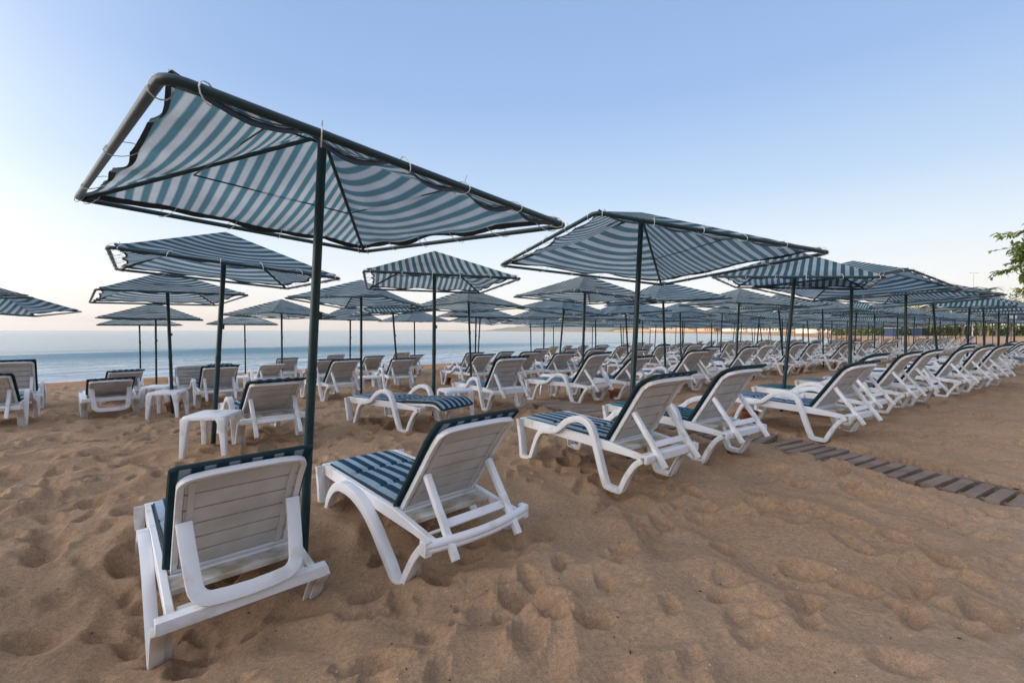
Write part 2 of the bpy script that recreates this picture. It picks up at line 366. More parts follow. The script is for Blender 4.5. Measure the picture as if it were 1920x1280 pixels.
# wet band near the waterline, the low sun's orange painted into its colour
wz = N_(m, 'ShaderNodeMapRange'); L_(m, math_('MULTIPLY_ADD', nz(.8), .1, spx.outputs[2]), wz.inputs[0])
wz.inputs[1].default_value = -.42; wz.inputs[2].default_value = -.53; wz.inputs[3].default_value = 0; wz.inputs[4].default_value = 1
c = mixc(wz.outputs[0], c, (.44, .20, .085))
L_(m, c, b.inputs['Base Color'])
bp = N_(m, 'ShaderNodeBump'); bp.inputs['Strength'].default_value = .8; bp.inputs['Distance'].default_value = .006; L_(m, nz(160, 5, .8), bp.inputs['Height'])
bp2 = N_(m, 'ShaderNodeBump'); bp2.inputs['Strength'].default_value = .8; bp2.inputs['Distance'].default_value = .035; L_(m, nz(9, 7, .65), bp2.inputs['Height'])
L_(m, bp2.outputs[0], bp.inputs['Normal']); L_(m, bp.outputs[0], b.inputs['Normal'])
ground = sheet('ground', PX, PY, sand_z(PX, PY), M['sand']); tag(ground, kind='structure')

# ------------------------------------------------------------------ water
sg = np.concatenate([np.arange(18, 75, .35), 75*np.exp(np.linspace(0, math.log(5200/75), 70))])
tg = np.concatenate([-60-np.exp(np.linspace(math.log(7000), math.log(1), 40)), np.arange(-60, 140, 1.2), 140+np.exp(np.linspace(0, math.log(5200), 60))])
Sg, Tg = np.meshgrid(sg, tg, indexing='ij')
rel = Sg - (shore(Tg)-23.7)
def ridge(c_, wd, am, ph):
    cc = c_ + 1.2*np.sin(Tg*.045+ph) + .5*np.sin(Tg*.17+ph*2)
    mod = .65+.35*np.sin(Tg*.06+ph*3)
    return am*mod*np.exp(-((rel-cc)/wd)**2)
Wz = WATER_Z + ridge(45, 1.3, .40, .3) + ridge(34.5, .9, .26, 1.4) + ridge(57, 1.8, .16, 2.2) + ridge(29, .7, .10, 3.1)
Wz = Wz + .012*np.sin(Sg*1.9+Tg*.3)*(rel < 80)
M['water'] = mat('sea_water', (.04, .13, .18), .12); m = M['water']; b = m.node_tree.nodes['Principled BSDF']; b.inputs['IOR'].default_value = 1.33
tc = N_(m, 'ShaderNodeTexCoord'); mp = N_(m, 'ShaderNodeMapping'); mp.inputs['Rotation'].default_value = (0, 0, -math.atan2(UY, UX)); mp.vector_type = 'POINT'
L_(m, tc.outputs['Object'], mp.inputs['Vector'])
mp2 = N_(m, 'ShaderNodeMapping'); mp2.inputs['Scale'].default_value = (.22, 1.0, 1); L_(m, mp.outputs[0], mp2.inputs['Vector'])
def nw(sc, det, ro=.6):
    n = N_(m, 'ShaderNodeTexNoise'); n.inputs['Scale'].default_value = sc; n.inputs['Detail'].default_value = det; n.inputs['Roughness'].default_value = ro
    L_(m, mp2.outputs[0], n.inputs['Vector']); return n.outputs['Fac']
b1 = N_(m, 'ShaderNodeBump'); b1.inputs['Strength'].default_value = .55; b1.inputs['Distance'].default_value = .30; L_(m, nw(.8, 7, .7), b1.inputs['Height'])
b2 = N_(m, 'ShaderNodeBump'); b2.inputs['Strength'].default_value = .7; b2.inputs['Distance'].default_value = .35; L_(m, nw(.16, 5, .65), b2.inputs['Height']); L_(m, b2.outputs[0], b1.inputs['Normal'])
L_(m, b1.outputs[0], b.inputs['Normal'])
spw = N_(m, 'ShaderNodeSeparateXYZ'); L_(m, mp.outputs[0], spw.inputs[0])
# foam: lacy streaks close to the shore
fm = N_(m, 'ShaderNodeMapRange'); L_(m, spw.outputs[1], fm.inputs[0]); fm.inputs[1].default_value = 46; fm.inputs[2].default_value = 24; fm.inputs[3].default_value = 0; fm.inputs[4].default_value = .25
fa = math_('ADD', nw(1.7, 8, .72), fm.outputs[0])
fr = N_(m, 'ShaderNodeMapRange'); L_(m, fa, fr.inputs[0]); fr.inputs[1].default_value = .66; fr.inputs[2].default_value = .78; fr.inputs[3].default_value = 0; fr.inputs[4].default_value = .85
x = N_(m, 'ShaderNodeMix'); x.data_type = 'RGBA'; L_(m, fr.outputs[0], x.inputs[0]); x.inputs[6].default_value = (.07, .155, .205, 1); x.inputs[7].default_value = (.72, .74, .76, 1)
L_(m, x.outputs[2], b.inputs['Base Color'])
rg = math_('MULTIPLY_ADD', fr.outputs[0], .5, .15); L_(m, rg, b.inputs['Roughness'])
WX, WY = Sg*NX+Tg*UX, Sg*NY+Tg*UY
water = sheet('sea_water', WX[::-1], WY[::-1], Wz[::-1], M['water']); tag(water, kind='structure')

# ------------------------------------------------------------------ umbrellas
SIZES = {'n': (1.0, 1.18), 'w': (1.18, 1.0), 'q': (1.18, 1.18)}
UL, UR = 2.6, .5
def frame_mesh(a, b_):
    bm = bmesh.new(); rc = .055; pts = []
    for sx, sy, a0 in ((1, -1, -PI/2), (1, 1, 0), (-1, 1, PI/2), (-1, -1, PI)):
        for k in range(5):
            t = a0 + k*PI/8
            pts.append((sx*(a-rc)+rc*math.cos(t), sy*(b_-rc)+rc*math.sin(t), UL-UR))
    dense = []
    for i, p in enumerate(pts):
        q = pts[(i+1) % len(pts)]; dense.append(p)
    tube(bm, dense, .0165, 10, closed=True)
    return fin(bm, 'canopy_frame')
def canopy_fn(a, b_, seed):
    r = random.Random(seed); ph = [r.uniform(0, 6.28) for _ in range(8)]; S = [r.uniform(.05, .10) for _ in range(4)]
    bend = [r.uniform(.012, .035) for _ in range(4)]
    if seed == 99: bend[0] = .008
    def f(u, v, drop=0.0):
        m = max(abs(u), abs(v)); q = min(abs(u), abs(v))/m if m > 1e-6 else 1
        side = (0 if abs(u) >= abs(v) else 1)*2 + (1 if (u if abs(u) >= abs(v) else v) > 0 else 0)
        al = v if abs(u) >= abs(v) else u
        sag = S[side]*(1-q**2)*(math.sin(PI*min(m, 1)**1.3)+.10*m)
        e = max(0, (m-.55)/.45)**3
        scal = abs(math.sin((al+1)*2.5*PI))            # ties every fifth of a side
        ins = (.082 if side != 2 else .040) + bend[side]*scal - (.045 if (seed == 99 and side == 0) else 0) + .010*math.sin(al*9+ph[side]) + (.030*(1-abs(al)**3) if (seed == 99 and side == 0) else 0)
        k = 1 - e*ins*(1-.55*q**6)
        z = (UL-UR+.020) + (UR-.0)*(1-m) - sag + e*ins*.55*UR + e*((-.018 if side != 2 else -.042)*scal + .016*math.sin(al*7+ph[side+4])*(1-q)) - .010*(1-e)
        return (u*a*k, v*b_*k, z-drop)
    return f
def canopy_mesh(a, b_, seed, n=30):
    f = canopy_fn(a, b_, seed); bm = bmesh.new()
    V = [[bm.verts.new(f(-1+2*i/n, -1+2*j/n)) for j in range(n+1)] for i in range(n+1)]
    for i in range(n):
        for j in range(n):
            x = (i+.5-n/2)*(j+.5-n/2)
            A, B, C, D = V[i][j], V[i+1][j], V[i+1][j+1], V[i][j+1]
            if x > 0: bm.faces.new((A, B, C)); bm.faces.new((A, C, D))
            else: bm.faces.new((A, B, D)); bm.faces.new((B, C, D))
    me = fin(bm, 'canopy'); return me
def hem_mesh(a, b_, seed):
    f = canopy_fn(a, b_, seed); bm = bmesh.new(); n = 40; r = random.Random(seed)
    ring = []
    for sd in range(4):
        for i in range(n):
            t = -1+2*i/n
            u, v = ((t, -1), (1, t), (-t, 1), (-1, -t))[sd]
            ring.append((u, v))
    P = [Vector(f(u, v)) for u, v in ring]; Nn = len(P); rows = []
    for i, p in enumerate(P):
        inn = Vector(f(ring[i][0]*.975, ring[i][1]*.975)); d = (p-inn).normalized()
        w_ = (.030 if seed == 99 else .009) + .006*math.sin(i*.7) + r.uniform(-.003, .003)
        rows.append([bm.verts.new(p - d*.016 + Vector((0, 0, .004))), bm.verts.new(p + d*w_*.4 + Vector((0, 0, -.004-w_*.5))), bm.verts.new(p - d*.018 + Vector((0, 0, -.006)))])
    for i in range(Nn):
        A, B = rows[i], rows[(i+1) % Nn]
        for k in range(3): bm.faces.new((A[k], A[(k+1) % 3], B[(k+1) % 3], B[k]))
    return fin(bm, 'hem')
def ties_meshes(a, b_, seed):
    f = canopy_fn(a, b_, seed); r = random.Random(seed+5); out_ = []
    for sd in range(4):
        for i in (range(6) if not (seed == 99 and sd == 3) else (0, 1, 3, 5)):
            bm = bmesh.new(); t = -.93+1.86*i/5 + r.uniform(-.03, .03)
            u, v = ((t, -1), (1, t), (-t, 1), (-1, -t))[sd]
            p = Vector(f(u, v)); o_ = Vector((u*a, v*b_, UL-UR))
            c_ = (p+o_)/2; d = (o_-p); L = max(d.length/2+.028, .04); d.normalize(); z = Vector((0, 0, 1))
            tube(bm, [c_ + d*(L*math.cos(k*PI/6)) + z*(.031*math.sin(k*PI/6)) for k in range(12)], .0026, 4, closed=True)
            if r.random() < .6: tube(bm, [c_ + d*L*.4 + z*.028, c_ + d*L*.6 + z*r.uniform(.04, .065)], .0024, 4)
            out_.append(fin(bm, 'cable_tie'))
    return out_
def wire_mesh(a, b_):
    bm = bmesh.new(); k = .52; z = UL-UR*k-.055
    P = [(-a*k, -b_*k, z), (a*k, -b_*k, z), (a*k, b_*k, z), (-a*k, b_*k, z)]
    tube(bm, P, .005, 6, closed=True); return fin(bm, 'tension_wire', smooth=False)
def rib_mesh(a, b_, sx, sy):
    bm = bmesh.new(); tube(bm, [(0.0, 0.0, UL-.03), (sx*(a-.03), sy*(b_-.03), UL-UR)], .0135, 8); return fin(bm, 'rib')
def pole_mesh():
    bm = bmesh.new(); tube(bm, [(0, 0, -.35), (0, 0, 1.1), (0, 0, UL-.01)], .0275, 14)
    tube(bm, [(0, 0, 1.02), (0, 0, 1.10)], .031, 14)
    box(bm, (.03, 0, 1.45), (.03, .02, .05)); return fin(bm, 'pole', ang=9)
UM = {}
POLE = pole_mesh()
for sz, (a, b_) in SIZES.items():
    UM[sz] = dict(frame=frame_mesh(a, b_), wire=wire_mesh(a, b_), ribs=[rib_mesh(a, b_, i, j) for i, j in ((-1, -1), (1, -1), (1, 1), (-1, 1))])
    for ax in 'xy':
        for v in range(2):
            sd_ = hash((sz, ax)) % 7 if False else (ord(sz)+ord(ax)+v*13)
            cm = canopy_mesh(a, b_, sd_); cm.materials.append(M['cloth_'+ax+('1' if v else '')])
            UM[(sz, ax, v)] = (cm, hem_mesh(a, b_, sd_), ties_meshes(a, b_, sd_))
cm = canopy_mesh(1.0, 1.18, 99, 40); cm.materials.append(M['cloth_x9']); UM[('n', 'x', 9)] = (cm, hem_mesh(1.0, 1.18, 99), ties_meshes(1.0, 1.18, 99))
def umbrella(x, y, yaw, lean=(0, 0), sz='q', ax='y', v=0, label='', group=None, z=None, far=False):
    r = empty('beach_umbrella', (x, y, gz(x, y) if z is None else z))
    r.rotation_euler = (Matrix.Rotation(lean[1], 3, 'Y').to_4x4() @ Matrix.Rotation(0, 3, 'X').to_4x4()).to_euler() if False else \
        (Matrix.Rotation(lean[0], 4, 'X') @ Matrix.Rotation(lean[1], 4, 'Y') @ Matrix.Rotation(yaw, 4, 'Z')).to_euler()
    tag(r, label, 'umbrella', group)
    c_, h_, t_ = UM[(sz, ax, v)]
    link('pole', POLE, M['pipe'], r); link('canopy', c_, None, r); link('canopy_frame', UM[sz]['frame'], M['pipe'], r)
    if not far:
        link('hem', h_, M['hem'], r); link('tension_wire', UM[sz]['wire'], M['pipe'], r)
    if math.hypot(x, y) < 10:
        for q in t_: link('cable_tie', q, M['tie'], r)
    for q in UM[sz]['ribs']: link('rib', q, M['pipe'], r)
    set_tint(r, abs(math.sin(x*12.9898+y*78.233)*43758.5453) % 1)
    return r

# ------------------------------------------------------------------ loungers
# local frame: +y towards the foot end, backrest hinged at y=-.37, head end at y=-.80
HY, HZ_ = -.37, .34
def leg_mesh(sx, kind):
    bm = bmesh.new()
    if kind == 'wave':
        P = spline([(.80, .37), (.775, .2), (.755, .04), (.70, -.012), (.64, .03), (.56, .17), (.40, .315), (.22, .345), (.02, .30), (-.16, .20), (-.33, .07)] , 5) if False else \
            spline([(.80, .37), (.765, .2), (.745, .05), (.70, -.01), (.64, .03), (.56, .165), (.42, .275), (.25, .305), (.08, .275), (-.08, .19), (-.22, .09), (-.36, .06)], 5)
        P = spline([(.80, .37), (.765, .2), (.745, .05), (.70, -.035), (.645, .01), (.55, .19), (.40, .31), (.20, .335), (0.0, .30), (-.17, .215), (-.30, .11), (-.41, .02), (-.475, -.04), (-.55, -.03), (-.61, .06), (-.70, .19), (-.79, .285)], 5)
    else:
        P = spline([(.80, .37), (.765, .2), (.745, .05), (.735, -.01), (.62, -.012), (.585, .03), (.50, .22), (.42, .31), (.30, .335), (.20, .365), (.08, .455), (-.04, .505), (-.16, .50), (-.235, .44), (-.29, .30), (-.36, .10), (-.395, .015), (-.42, -.01), (-.54, -.012), (-.565, .01), (-.62, .12), (-.70, .235), (-.77, .29)], 5)
    x0, x1 = (.332, .388) if sx > 0 else (-.388, -.332)
    n_ = len(P); wd_ = .030 if kind == 'wave' else .012
    band(bm, P, x0, x1, [.044 + wd_*math.sin(PI*min(1, max(0, (i/n_-.25)/.55))) for i in range(n_)])
    # inward flange of the channel
    xi0, xi1 = (.300, .3325) if sx > 0 else (-.3325, -.300)
    for seg in (P[:18], P[-22:]): band(bm, seg, xi0, xi1, .012)
    # brace from the arch down to the rail
    return fin(bm, 'leg_frame', .006)
def seat_mesh(kind):
    bm = bmesh.new()
    for sx in (-1, 1):
        band(bm, [(.80, .335), (.3, .33), (HY, .32), (-.6, .305), (-.80, .29)], sx*.3125-.018, sx*.3125+.018, [.085, .088, .08, .055, .045])
    for i in range(10):
        y = .73 - i*.115
        box(bm, (0, y, .345), (.588, .10, .014))
    box(bm, (0, .80, .35), (.66, .05, .05))
    box(bm, (0, -.40, .325), (.588, .02, .03))
    for y in (.3, -.2): box(bm, (0, y, .315), (.588, .03, .045))
    if kind == 'wave':
        P = [(-.385+.77*k/12, -.815-.055*math.sin(PI*k/12), .30) for k in range(13)]
        for dz, r_ in ((0, .026), (-.028, .022)): tube(bm, [(p[0], p[1], p[2]+dz) for p in P], r_, 10)
        tube(bm, [(-.30, -.735, .315), (.30, -.735, .315)], .011, 8)
        for sx in (-1, 1): box(bm, (sx*.37, -.81, .285), (.045, .06, .085))
    else:
        box(bm, (0, -.80, .297), (.745, .026, .062)); box(bm, (0, -.775, .322), (.745, .03, .02)); box(bm, (0, -.70, .298), (.57, .05, .018))
    return fin(bm, 'seat_frame', .004, seg=1)
CURL = [.72]
def bcurve(l):
    """centre line of the backrest: (y, z) and tangent angle"""
    if l < .56: return 0.0, l, 0.0
    n = 14; y, z, a = 0.0, .56, 0.0; dl = (l-.56)/n
    for i in range(n):
        a = min(1.0, ((i+.5)*dl)/.12)*CURL[0]
        y -= math.sin(a)*dl; z += math.cos(a)*dl
    return y, z, a
def back_mesh():
    bm = bmesh.new(); hw, top, rc = .283, .75, .075
    out = []
    out.append((-hw, 0)); out += [(-hw, l) for l in np.linspace(.08, top-rc, 9)]
    out += [(-hw+rc-rc*math.cos(t), top-rc+rc*math.sin(t)) for t in np.linspace(.25, PI/2, 5)]
    for xx in np.linspace(-hw+rc+.05, 0, 5): out.append((xx, top+.010*(1-(xx/hw)**2)))
    out = out + [(-x_, l) for x_, l in out[::-1][1:]]
    # rim: rectangular section following the outline (closed at the bottom)
    rings = []; n = len(out)
    for i in range(n):
        a_ = out[i-1]; c_ = out[(i+1) % n]; d = Vector((c_[0]-a_[0], c_[1]-a_[1])).normalized(); nn = Vector((d.y, -d.x))   # inward
        if i in (0, n-1): nn = Vector((1 if i == 0 else -1, 1)).normalized()*1.2
        ring = []
        for off, dep in ((0, .014), (.031, .014), (.031, -.014), (0, -.020)):
            xx = out[i][0]+nn.x*off; ll = out[i][1]+nn.y*off
            y, z, a = bcurve(max(ll, 0)); 
            if ll < 0: z = ll
            ring.append(bm.verts.new((xx, y+dep*math.cos(a), z+dep*math.sin(a))))
        rings.append(ring)
    for i in range(n):
        A, B = rings[i], rings[(i+1) % n]
        for k in range(4): bm.faces.new((A[k], A[(k+1) % 4], B[(k+1) % 4], B[k]))
    return fin(bm, 'backrest', .005)
def slat_mesh():
    bm = bmesh.new()
    ls = np.linspace(.032, .722, 7)
    for i in range(6):
        l0, l1 = ls[i]+.0055, ls[i+1]-.0055
        P = [bcurve(l)[:2] for l in np.linspace(l0, l1, 5)]
        P = [(y-.002, z) for y, z in P]
        band(bm, P, -.25, .25, .012)
    for sx in (-1, 1):
        P = [bcurve(l)[:2] for l in np.linspace(.036, .70, 16)]
        band(bm, [(y-.012, z) for y, z in P], sx*.222-.014, sx*.222+.014, .010)
    return fin(bm, 'back_slats', .0015, seg=1)
def cushion_back_mesh(over=.012):
    bm = bmesh.new(); nl, nx = 30, 14; hw = .300
    ls = np.linspace(.0, .76+over, nl+1); rows = []
    for i, l in enumerate(ls):
        y, z, a = bcurve(l); tk = .040*(1-.45*(max(0, abs(i/nl-.5)*2-.85)/.15)**2)
        tk *= 1-.25*math.exp(-((l-.38)/.012)**2)
        ring = []
        for sgn in (1, -1):
            rg_ = range(nx+1) if sgn > 0 else range(nx, -1, -1)
            for k in rg_:
                x = -hw+2*hw*k/nx; edge = (abs(x)/hw)**8
                off = .020 + (tk*(1-.45*edge) if sgn > 0 else 0.004*edge)
                xx = x*(1 - (.0 if sgn > 0 else 0))
                ring.append(bm.verts.new((xx, y+off*math.cos(a), z+off*math.sin(a))))
        rows.append(ring)
    for i in range(nl):
        A, B = rows[i], rows[i+1]; n = len(A)
        for k in range(n): bm.faces.new((A[k], A[(k+1) % n], B[(k+1) % n], B[k]))
    bm.faces.new(rows[0]); bm.faces.new(rows[-1][::-1])
    return fin(bm, 'back_cushion')
def cushion_seat_mesh(seed=0):
    bm = bmesh.new(); ny, nx = 44, 12; hw = .278; rows = []; r = random.Random(seed)
    for i in range(ny+1):
        f = i/ny; y = -.355 + f*1.165
        tk = .048*(1-.5*(max(0, abs(f-.5)*2-.94)/.06)**2)
        for sm in (-.02, .38): tk *= 1-.5*math.exp(-((y-sm)/.014)**2)
        tk += .003*math.sin(y*11+seed)
        ring = []
        for sgn in (1, -1):
            for k in (range(nx+1) if sgn > 0 else range(nx, -1, -1)):
                x = -hw+2*hw*k/nx; edge = (abs(x)/hw)**8
                ring.append(bm.verts.new((x+.006*math.sin(y*6+seed)*f, y, .354 + (.86*tk*(1-.45*edge) if sgn > 0 else 0))))
        rows.append(ring)
    for i in range(ny):
        A, B = rows[i], rows[i+1]; n = len(A)
        for k in range(n): bm.faces.new((A[k], A[(k+1) % n], B[(k+1) % n], B[k]))
    bm.faces.new(rows[0]); bm.faces.new(rows[-1][::-1])
    return fin(bm, 'seat_cushion')
def piping_mesh():
    bm = bmesh.new(); hw = .279; P = [(-hw, -.35, .368), (-hw, .2, .368), (-hw, .79, .364), (-hw+.02, .812, .364), (0, .814, .364), (hw-.02, .812, .364), (hw, .79, .364), (hw, .2, .368), (hw, -.35, .368)]
    tube(bm, P, .011, 6, closed=False); return fin(bm, 'piping')
def back_piping_mesh():
    bm = bmesh.new(); hw = .301; P = []
    for l in list(np.linspace(.0, .76, 14)): y, z, a = bcurve(l); P.append((-hw, y+.038*math.cos(a), z+.038*math.sin(a)))
    y, z, a = bcurve(.772)
    for xx in (-hw+.02, 0, hw-.02): P.append((xx, y+.036*math.cos(a), z+.036*math.sin(a)))
    P += [(-p[0], p[1], p[2]) for p in P[:14][::-1]]
    tube(bm, P, .013, 6); return fin(bm, 'piping')
def prop_mesh(kind):
    bm = bmesh.new(); L = .50 if kind == 'legs' else .375
    if kind == 'legs':
        for sx in (-1, 1):
            band(bm, [(0, 0.0), (0, -L*.45), (-.004, -L*.5), (-.004, -L*.62), (0, -L*.66), (-.004, -L*.8), (0, -L)], sx*.237-.021, sx*.237+.021, .038)
        box(bm, (0, .0, -.30), (.434, .012, .05))
    else:
        pts = [(-.245, 0), (-.238, -.12), (-.228, -.24)] + [(-.222+.075*(1-math.cos(t_)), -L+.078-.075*math.sin(t_)) for t_ in np.linspace(0, PI/2, 7)] + [(-.10, -L-.002), (0, -L-.006)]
        pts = pts + [(-x_, z_) for x_, z_ in pts[::-1][1:]]
        rings = []
        for i, (x_, z_) in enumerate(pts):
            a_ = pts[max(i-1, 0)]; c_ = pts[min(i+1, len(pts)-1)]; d = Vector((c_[0]-a_[0], c_[1]-a_[1])).normalized(); nn = Vector((-d.y, d.x))
            rings.append([bm.verts.new((x_+nn.x*o_, dep, z_+nn.y*o_)) for o_, dep in ((-.034, .014), (.034, .014), (.034, -.014), (-.034, -.014))])
        for i in range(len(pts)-1):
            A, B = rings[i], rings[i+1]
            for k in range(4): bm.faces.new((A[k], A[(k+1) % 4], B[(k+1) % 4], B[k]))
        bm.faces.new(rings[0][::-1]); bm.faces.new(rings[-1])
    return fin(bm, 'support', .005)
LM = dict(leg={(k, s): leg_mesh(s, k) for k in ('wave', 'arm') for s in (-1, 1)}, seat={k: seat_mesh(k) for k in ('wave', 'arm')},
          back={}, slats={}, prop={k: prop_mesh(k) for k in ('legs', 'u')})
CUS = {}; PIP = piping_mesh(); BPIP = {}
for c_ in (.15, .60):
    CURL[0] = c_; BPIP[c_] = back_piping_mesh(); LM['back'][c_] = back_mesh(); LM['slats'][c_] = slat_mesh()
for nm in ('cushion', 'cushion_dark'):
    a = {}
    for q_ in (.15, .60):
        CURL[0] = q_; a[q_] = cushion_back_mesh(); a[q_].materials.append(M[nm])
    c_ = [cushion_seat_mesh(i) for i in range(2)]
    for q in c_: q.materials.append(M[nm])
    CUS[nm] = (a, c_)
_bm = bmesh.new(); box(_bm, (0, -.475, .322), (.588, .15, .012)); box(_bm, (0, -.545, .318), (.588, .012, .03)); ENDSLAT = fin(_bm, 'end_slat', .003, seg=1)
placed = []
def lounger(x, y, yaw, ba=.88, kind='arm', prop='legs', cush='cushion', z=None, label='', group=None, far=False, slip=0.0):
    r = empty('sun_lounger', (x, y, (gz(x, y) if z is None else z) + .038), yaw); tag(r, label, 'sun lounger', group)
    placed.append((x, y))
    # follow the slope of the sand along its length
    fx, fy = -math.sin(yaw), math.cos(yaw)
    if z is None:
        sl = (gz(x+fx*.7, y+fy*.7)-gz(x-fx*.6, y-fy*.6))/1.3; r.rotation_euler = (Matrix.Rotation(yaw, 4, 'Z') @ Matrix.Rotation(math.atan(sl), 4, 'X')).to_euler()
    lk, sk = ('wave', 'arm') if kind == 'wave2' else (kind, kind)
    for s in (-1, 1): link('leg_frame', LM['leg'][(lk, s)], M['plastic'], r)
    link('seat_frame', LM['seat'][sk], M['plastic'], r)
    if not far: link('end_slat', ENDSLAT, M['dirty'], r)
    cu_ = .60 if kind == 'arm' else .15
    b_ = link('backrest', LM['back'][cu_], M['plastic'], r); b_.location = (0, HY, HZ_); b_.rotation_euler = (PI/2-ba, 0, 0)
    s_ = link('back_slats', LM['slats'][cu_], M['backplastic'], b_)
    if ba > .2:
        l = .36 if prop == 'legs' else .43
        py, pz = HY-l*math.cos(ba), HZ_+l*math.sin(ba)
        dy, dz = -.80-py, .335-pz
        p = link('support', LM['prop'][prop], M['plastic'], r); p.location = (0, py-.025*math.sin(ba), pz-.025*math.cos(ba)); p.rotation_euler = (math.atan2(dy, -dz), 0, 0)
    if cush:
        cb, cs = CUS[cush]
        o = link('seat_cushion', cs[int(abs(x*7)) % 2], None, r); o.location = (0, slip, 0); link('piping', PIP, M['pipingm'], o) if not far else None
        o = link('back_cushion', cb[cu_], None, r); o.location = (0, HY, HZ_); o.rotation_euler = (PI/2-ba, 0, 0); link('piping', BPIP[cu_], M['pipingm'], o) if not far else None
    tv_ = abs(math.sin(x*12.9898+y*78.233)*43758.5453) % 1
    for c_ in r.children_recursive:
        if c_.type == 'MESH': c_['tint'] = tv_**1.6
    return r

# ------------------------------------------------------------------ side table and pot
def table_mesh():
    bm = bmesh.new(); h = .45; a = .225; rc = .05
    pts = []
    for sx, sy, a0 in ((1, 1, 0), (-1, 1, PI/2), (-1, -1, PI), (1, -1, 1.5*PI)):
        for k in range(5): t = a0+k*PI/8; pts.append((sx*(a-rc)+rc*math.cos(t), sy*(a-rc)+rc*math.sin(t)))
    for (k0, z0), (k1, z1) in (((1.0, h-.045), (1.0, h-.008)), ):
        lo = [bm.verts.new((p[0]*k0, p[1]*k0, z0)) for p in pts]; hi = [bm.verts.new((p[0]*k1, p[1]*k1, z1)) for p in pts]
        tp = [bm.verts.new((p[0]*.96, p[1]*.96, h)) for p in pts]; n = len(pts)
        for i in range(n):
            bm.faces.new((lo[i], lo[(i+1) % n], hi[(i+1) % n], hi[i])); bm.faces.new((hi[i], hi[(i+1) % n], tp[(i+1) % n], tp[i]))
        bm.faces.new(tp); bm.faces.new(lo[::-1])
    return fin(bm, 'table_top', .004, seg=1)
def tleg_mesh(sx, sy):
    bm = bmesh.new(); rows = []
    for z, w_, off in ((.43, .105, -.022), (.37, .085, -.010), (.2, .060, .006), (-.03, .044, .022)):
        cx, cy = sx*(.198+off), sy*(.198+off)
        rows.append([bm.verts.new((cx-sx*w_*.5*i, cy-sy*w_*.5*j, z)) for i, j in ((-1, -1), (1, -1), (.2, .2), (-1, 1))] if False else
                    [bm.verts.new((cx+i*w_/2, cy+j*w_/2, z)) for i, j in ((-1, -1), (1, -1), (1, 1), (-1, 1))])
    for A, B in zip(rows, rows[1:]):
        for k in range(4): bm.faces.new((A[k], A[(k+1) % 4], B[(k+1) % 4], B[k]))
    bm.faces.new(rows[0]); bm.faces.new(rows[-1][::-1])
    return fin(bm, 'leg', .008)
TT = table_mesh(); TL = [tleg_mesh(i, j) for i in (-1, 1) for j in (-1, 1)]
def table(x, y, yaw, label, group='small white side tables under the umbrellas', far=False):
    r = empty('side_table', (x, y, gz(x, y)), yaw); tag(r, label, 'table', group)
    link('table_top', TT, M['plastic'], r)
    for q in TL: link('leg', q, M['plastic'], r)
    return r
def pot_mesh():
    bm = bmesh.new(); prof = [(.0, 0), (.075, 0), (.085, .01), (.115, .16), (.135, .165), (.138, .205), (.122, .207), (.115, .17), (.0, .155)]
    n = 20; rings = [[bm.verts.new((r_*math.cos(2*PI*k/n), r_*math.sin(2*PI*k/n), z)) for k in range(n)] for r_, z in prof[1:-1]]
    for A, B in zip(rings, rings[1:]):
        for k in range(n): bm.faces.new((A[k], A[(k+1) % n], B[(k+1) % n], B[k]))
    bm.faces.new(rings[0][::-1]); bm.faces.new(rings[-1])
    return fin(bm, 'clay_pot', .003, seg=1)
POT = pot_mesh()
def pot(x, y, label):
    o = link('clay_pot', POT, M['terracotta']); o.location = (x, y, gz(x, y)-.01); tag(o, label, 'pot', 'clay sand pots beside the poles')

ORD = ['first', 'second', 'third', 'fourth', 'fifth', 'sixth', 'seventh', 'eighth', 'ninth', 'tenth', 'eleventh', 'twelfth']
ROWN = ['front row', 'second row', 'third row', 'fourth row', 'fifth row', 'row nearest the sea']
exec_layout = True
# ------------------------------------------------------------------ layout: umbrellas
UMB = []
def U(row, x, y, yaw, tx, ty, sz, ax, v, label, z=None):
    umbrella(x, y, yaw, (tx, ty), sz, ax, v, label, 'striped shade umbrellas in rows on the sand', z=z)
    UMB.append((row, x, y))
U(0, -1.334, 2.807, .849, .006, .060, 'n', 'x', 9, 'biggest, nearest striped umbrella on a dark green pole beside the two front loungers', z=-.005)
U(0, 1.233, 4.628, .325, -.044, .056, 'q', 'y', 0, 'striped umbrella whose pole stands behind the pair of loungers right of centre')
U(0, 4.38, 7.165, -.60, .05, .05, 'n', 'x', 1, 'striped umbrella with vertical stripes just beyond the wooden walkway in the front row')
U(0, 6.0, 7.85, .55, -.06, .05, 'q', 'x', 0, 'second striped umbrella beyond the wooden walkway in the front row')
U(0, 8.99, 10.09, .317, -.034, .015, 'q', 'y', 1, 'third striped umbrella beyond the wooden walkway in the front row')
U(1, -3.645, 5.362, .704, -.023, .061, 'n', 'y', 0, 'leaning striped umbrella behind the white side table, left of the nearest pole')
U(1, -1.207, 6.784, .30, -.006, .009, 'n', 'x', 1, 'upright striped umbrella behind the flat lounger and its small table')
U(1, 1.50, 9.50, .62, -.012, .03, 'w', 'y', 1, 'striped umbrella behind the far end of the wooden walkway')
U(1, 3.80, 10.9, .25, .03, -.05, 'n', 'y', 0, 'backward leaning striped umbrella seen just right of the big pole at the centre right')
U(2, -6.194, 8.047, .79, -.017, -.037, 'n', 'y', 1, 'second striped umbrella down the left column of canopies toward the sea')
U(2, -8.95, 6.42, .35, .0, -.03, 'n', 'y', 0, 'striped umbrella cut off by the left edge, upper one of the two there')
U(2, -3.27, 9.562, 1.45, -.038, -.004, 'w', 'x', 0, 'striped umbrella seen between the nearest pole and the upright canopy behind it')
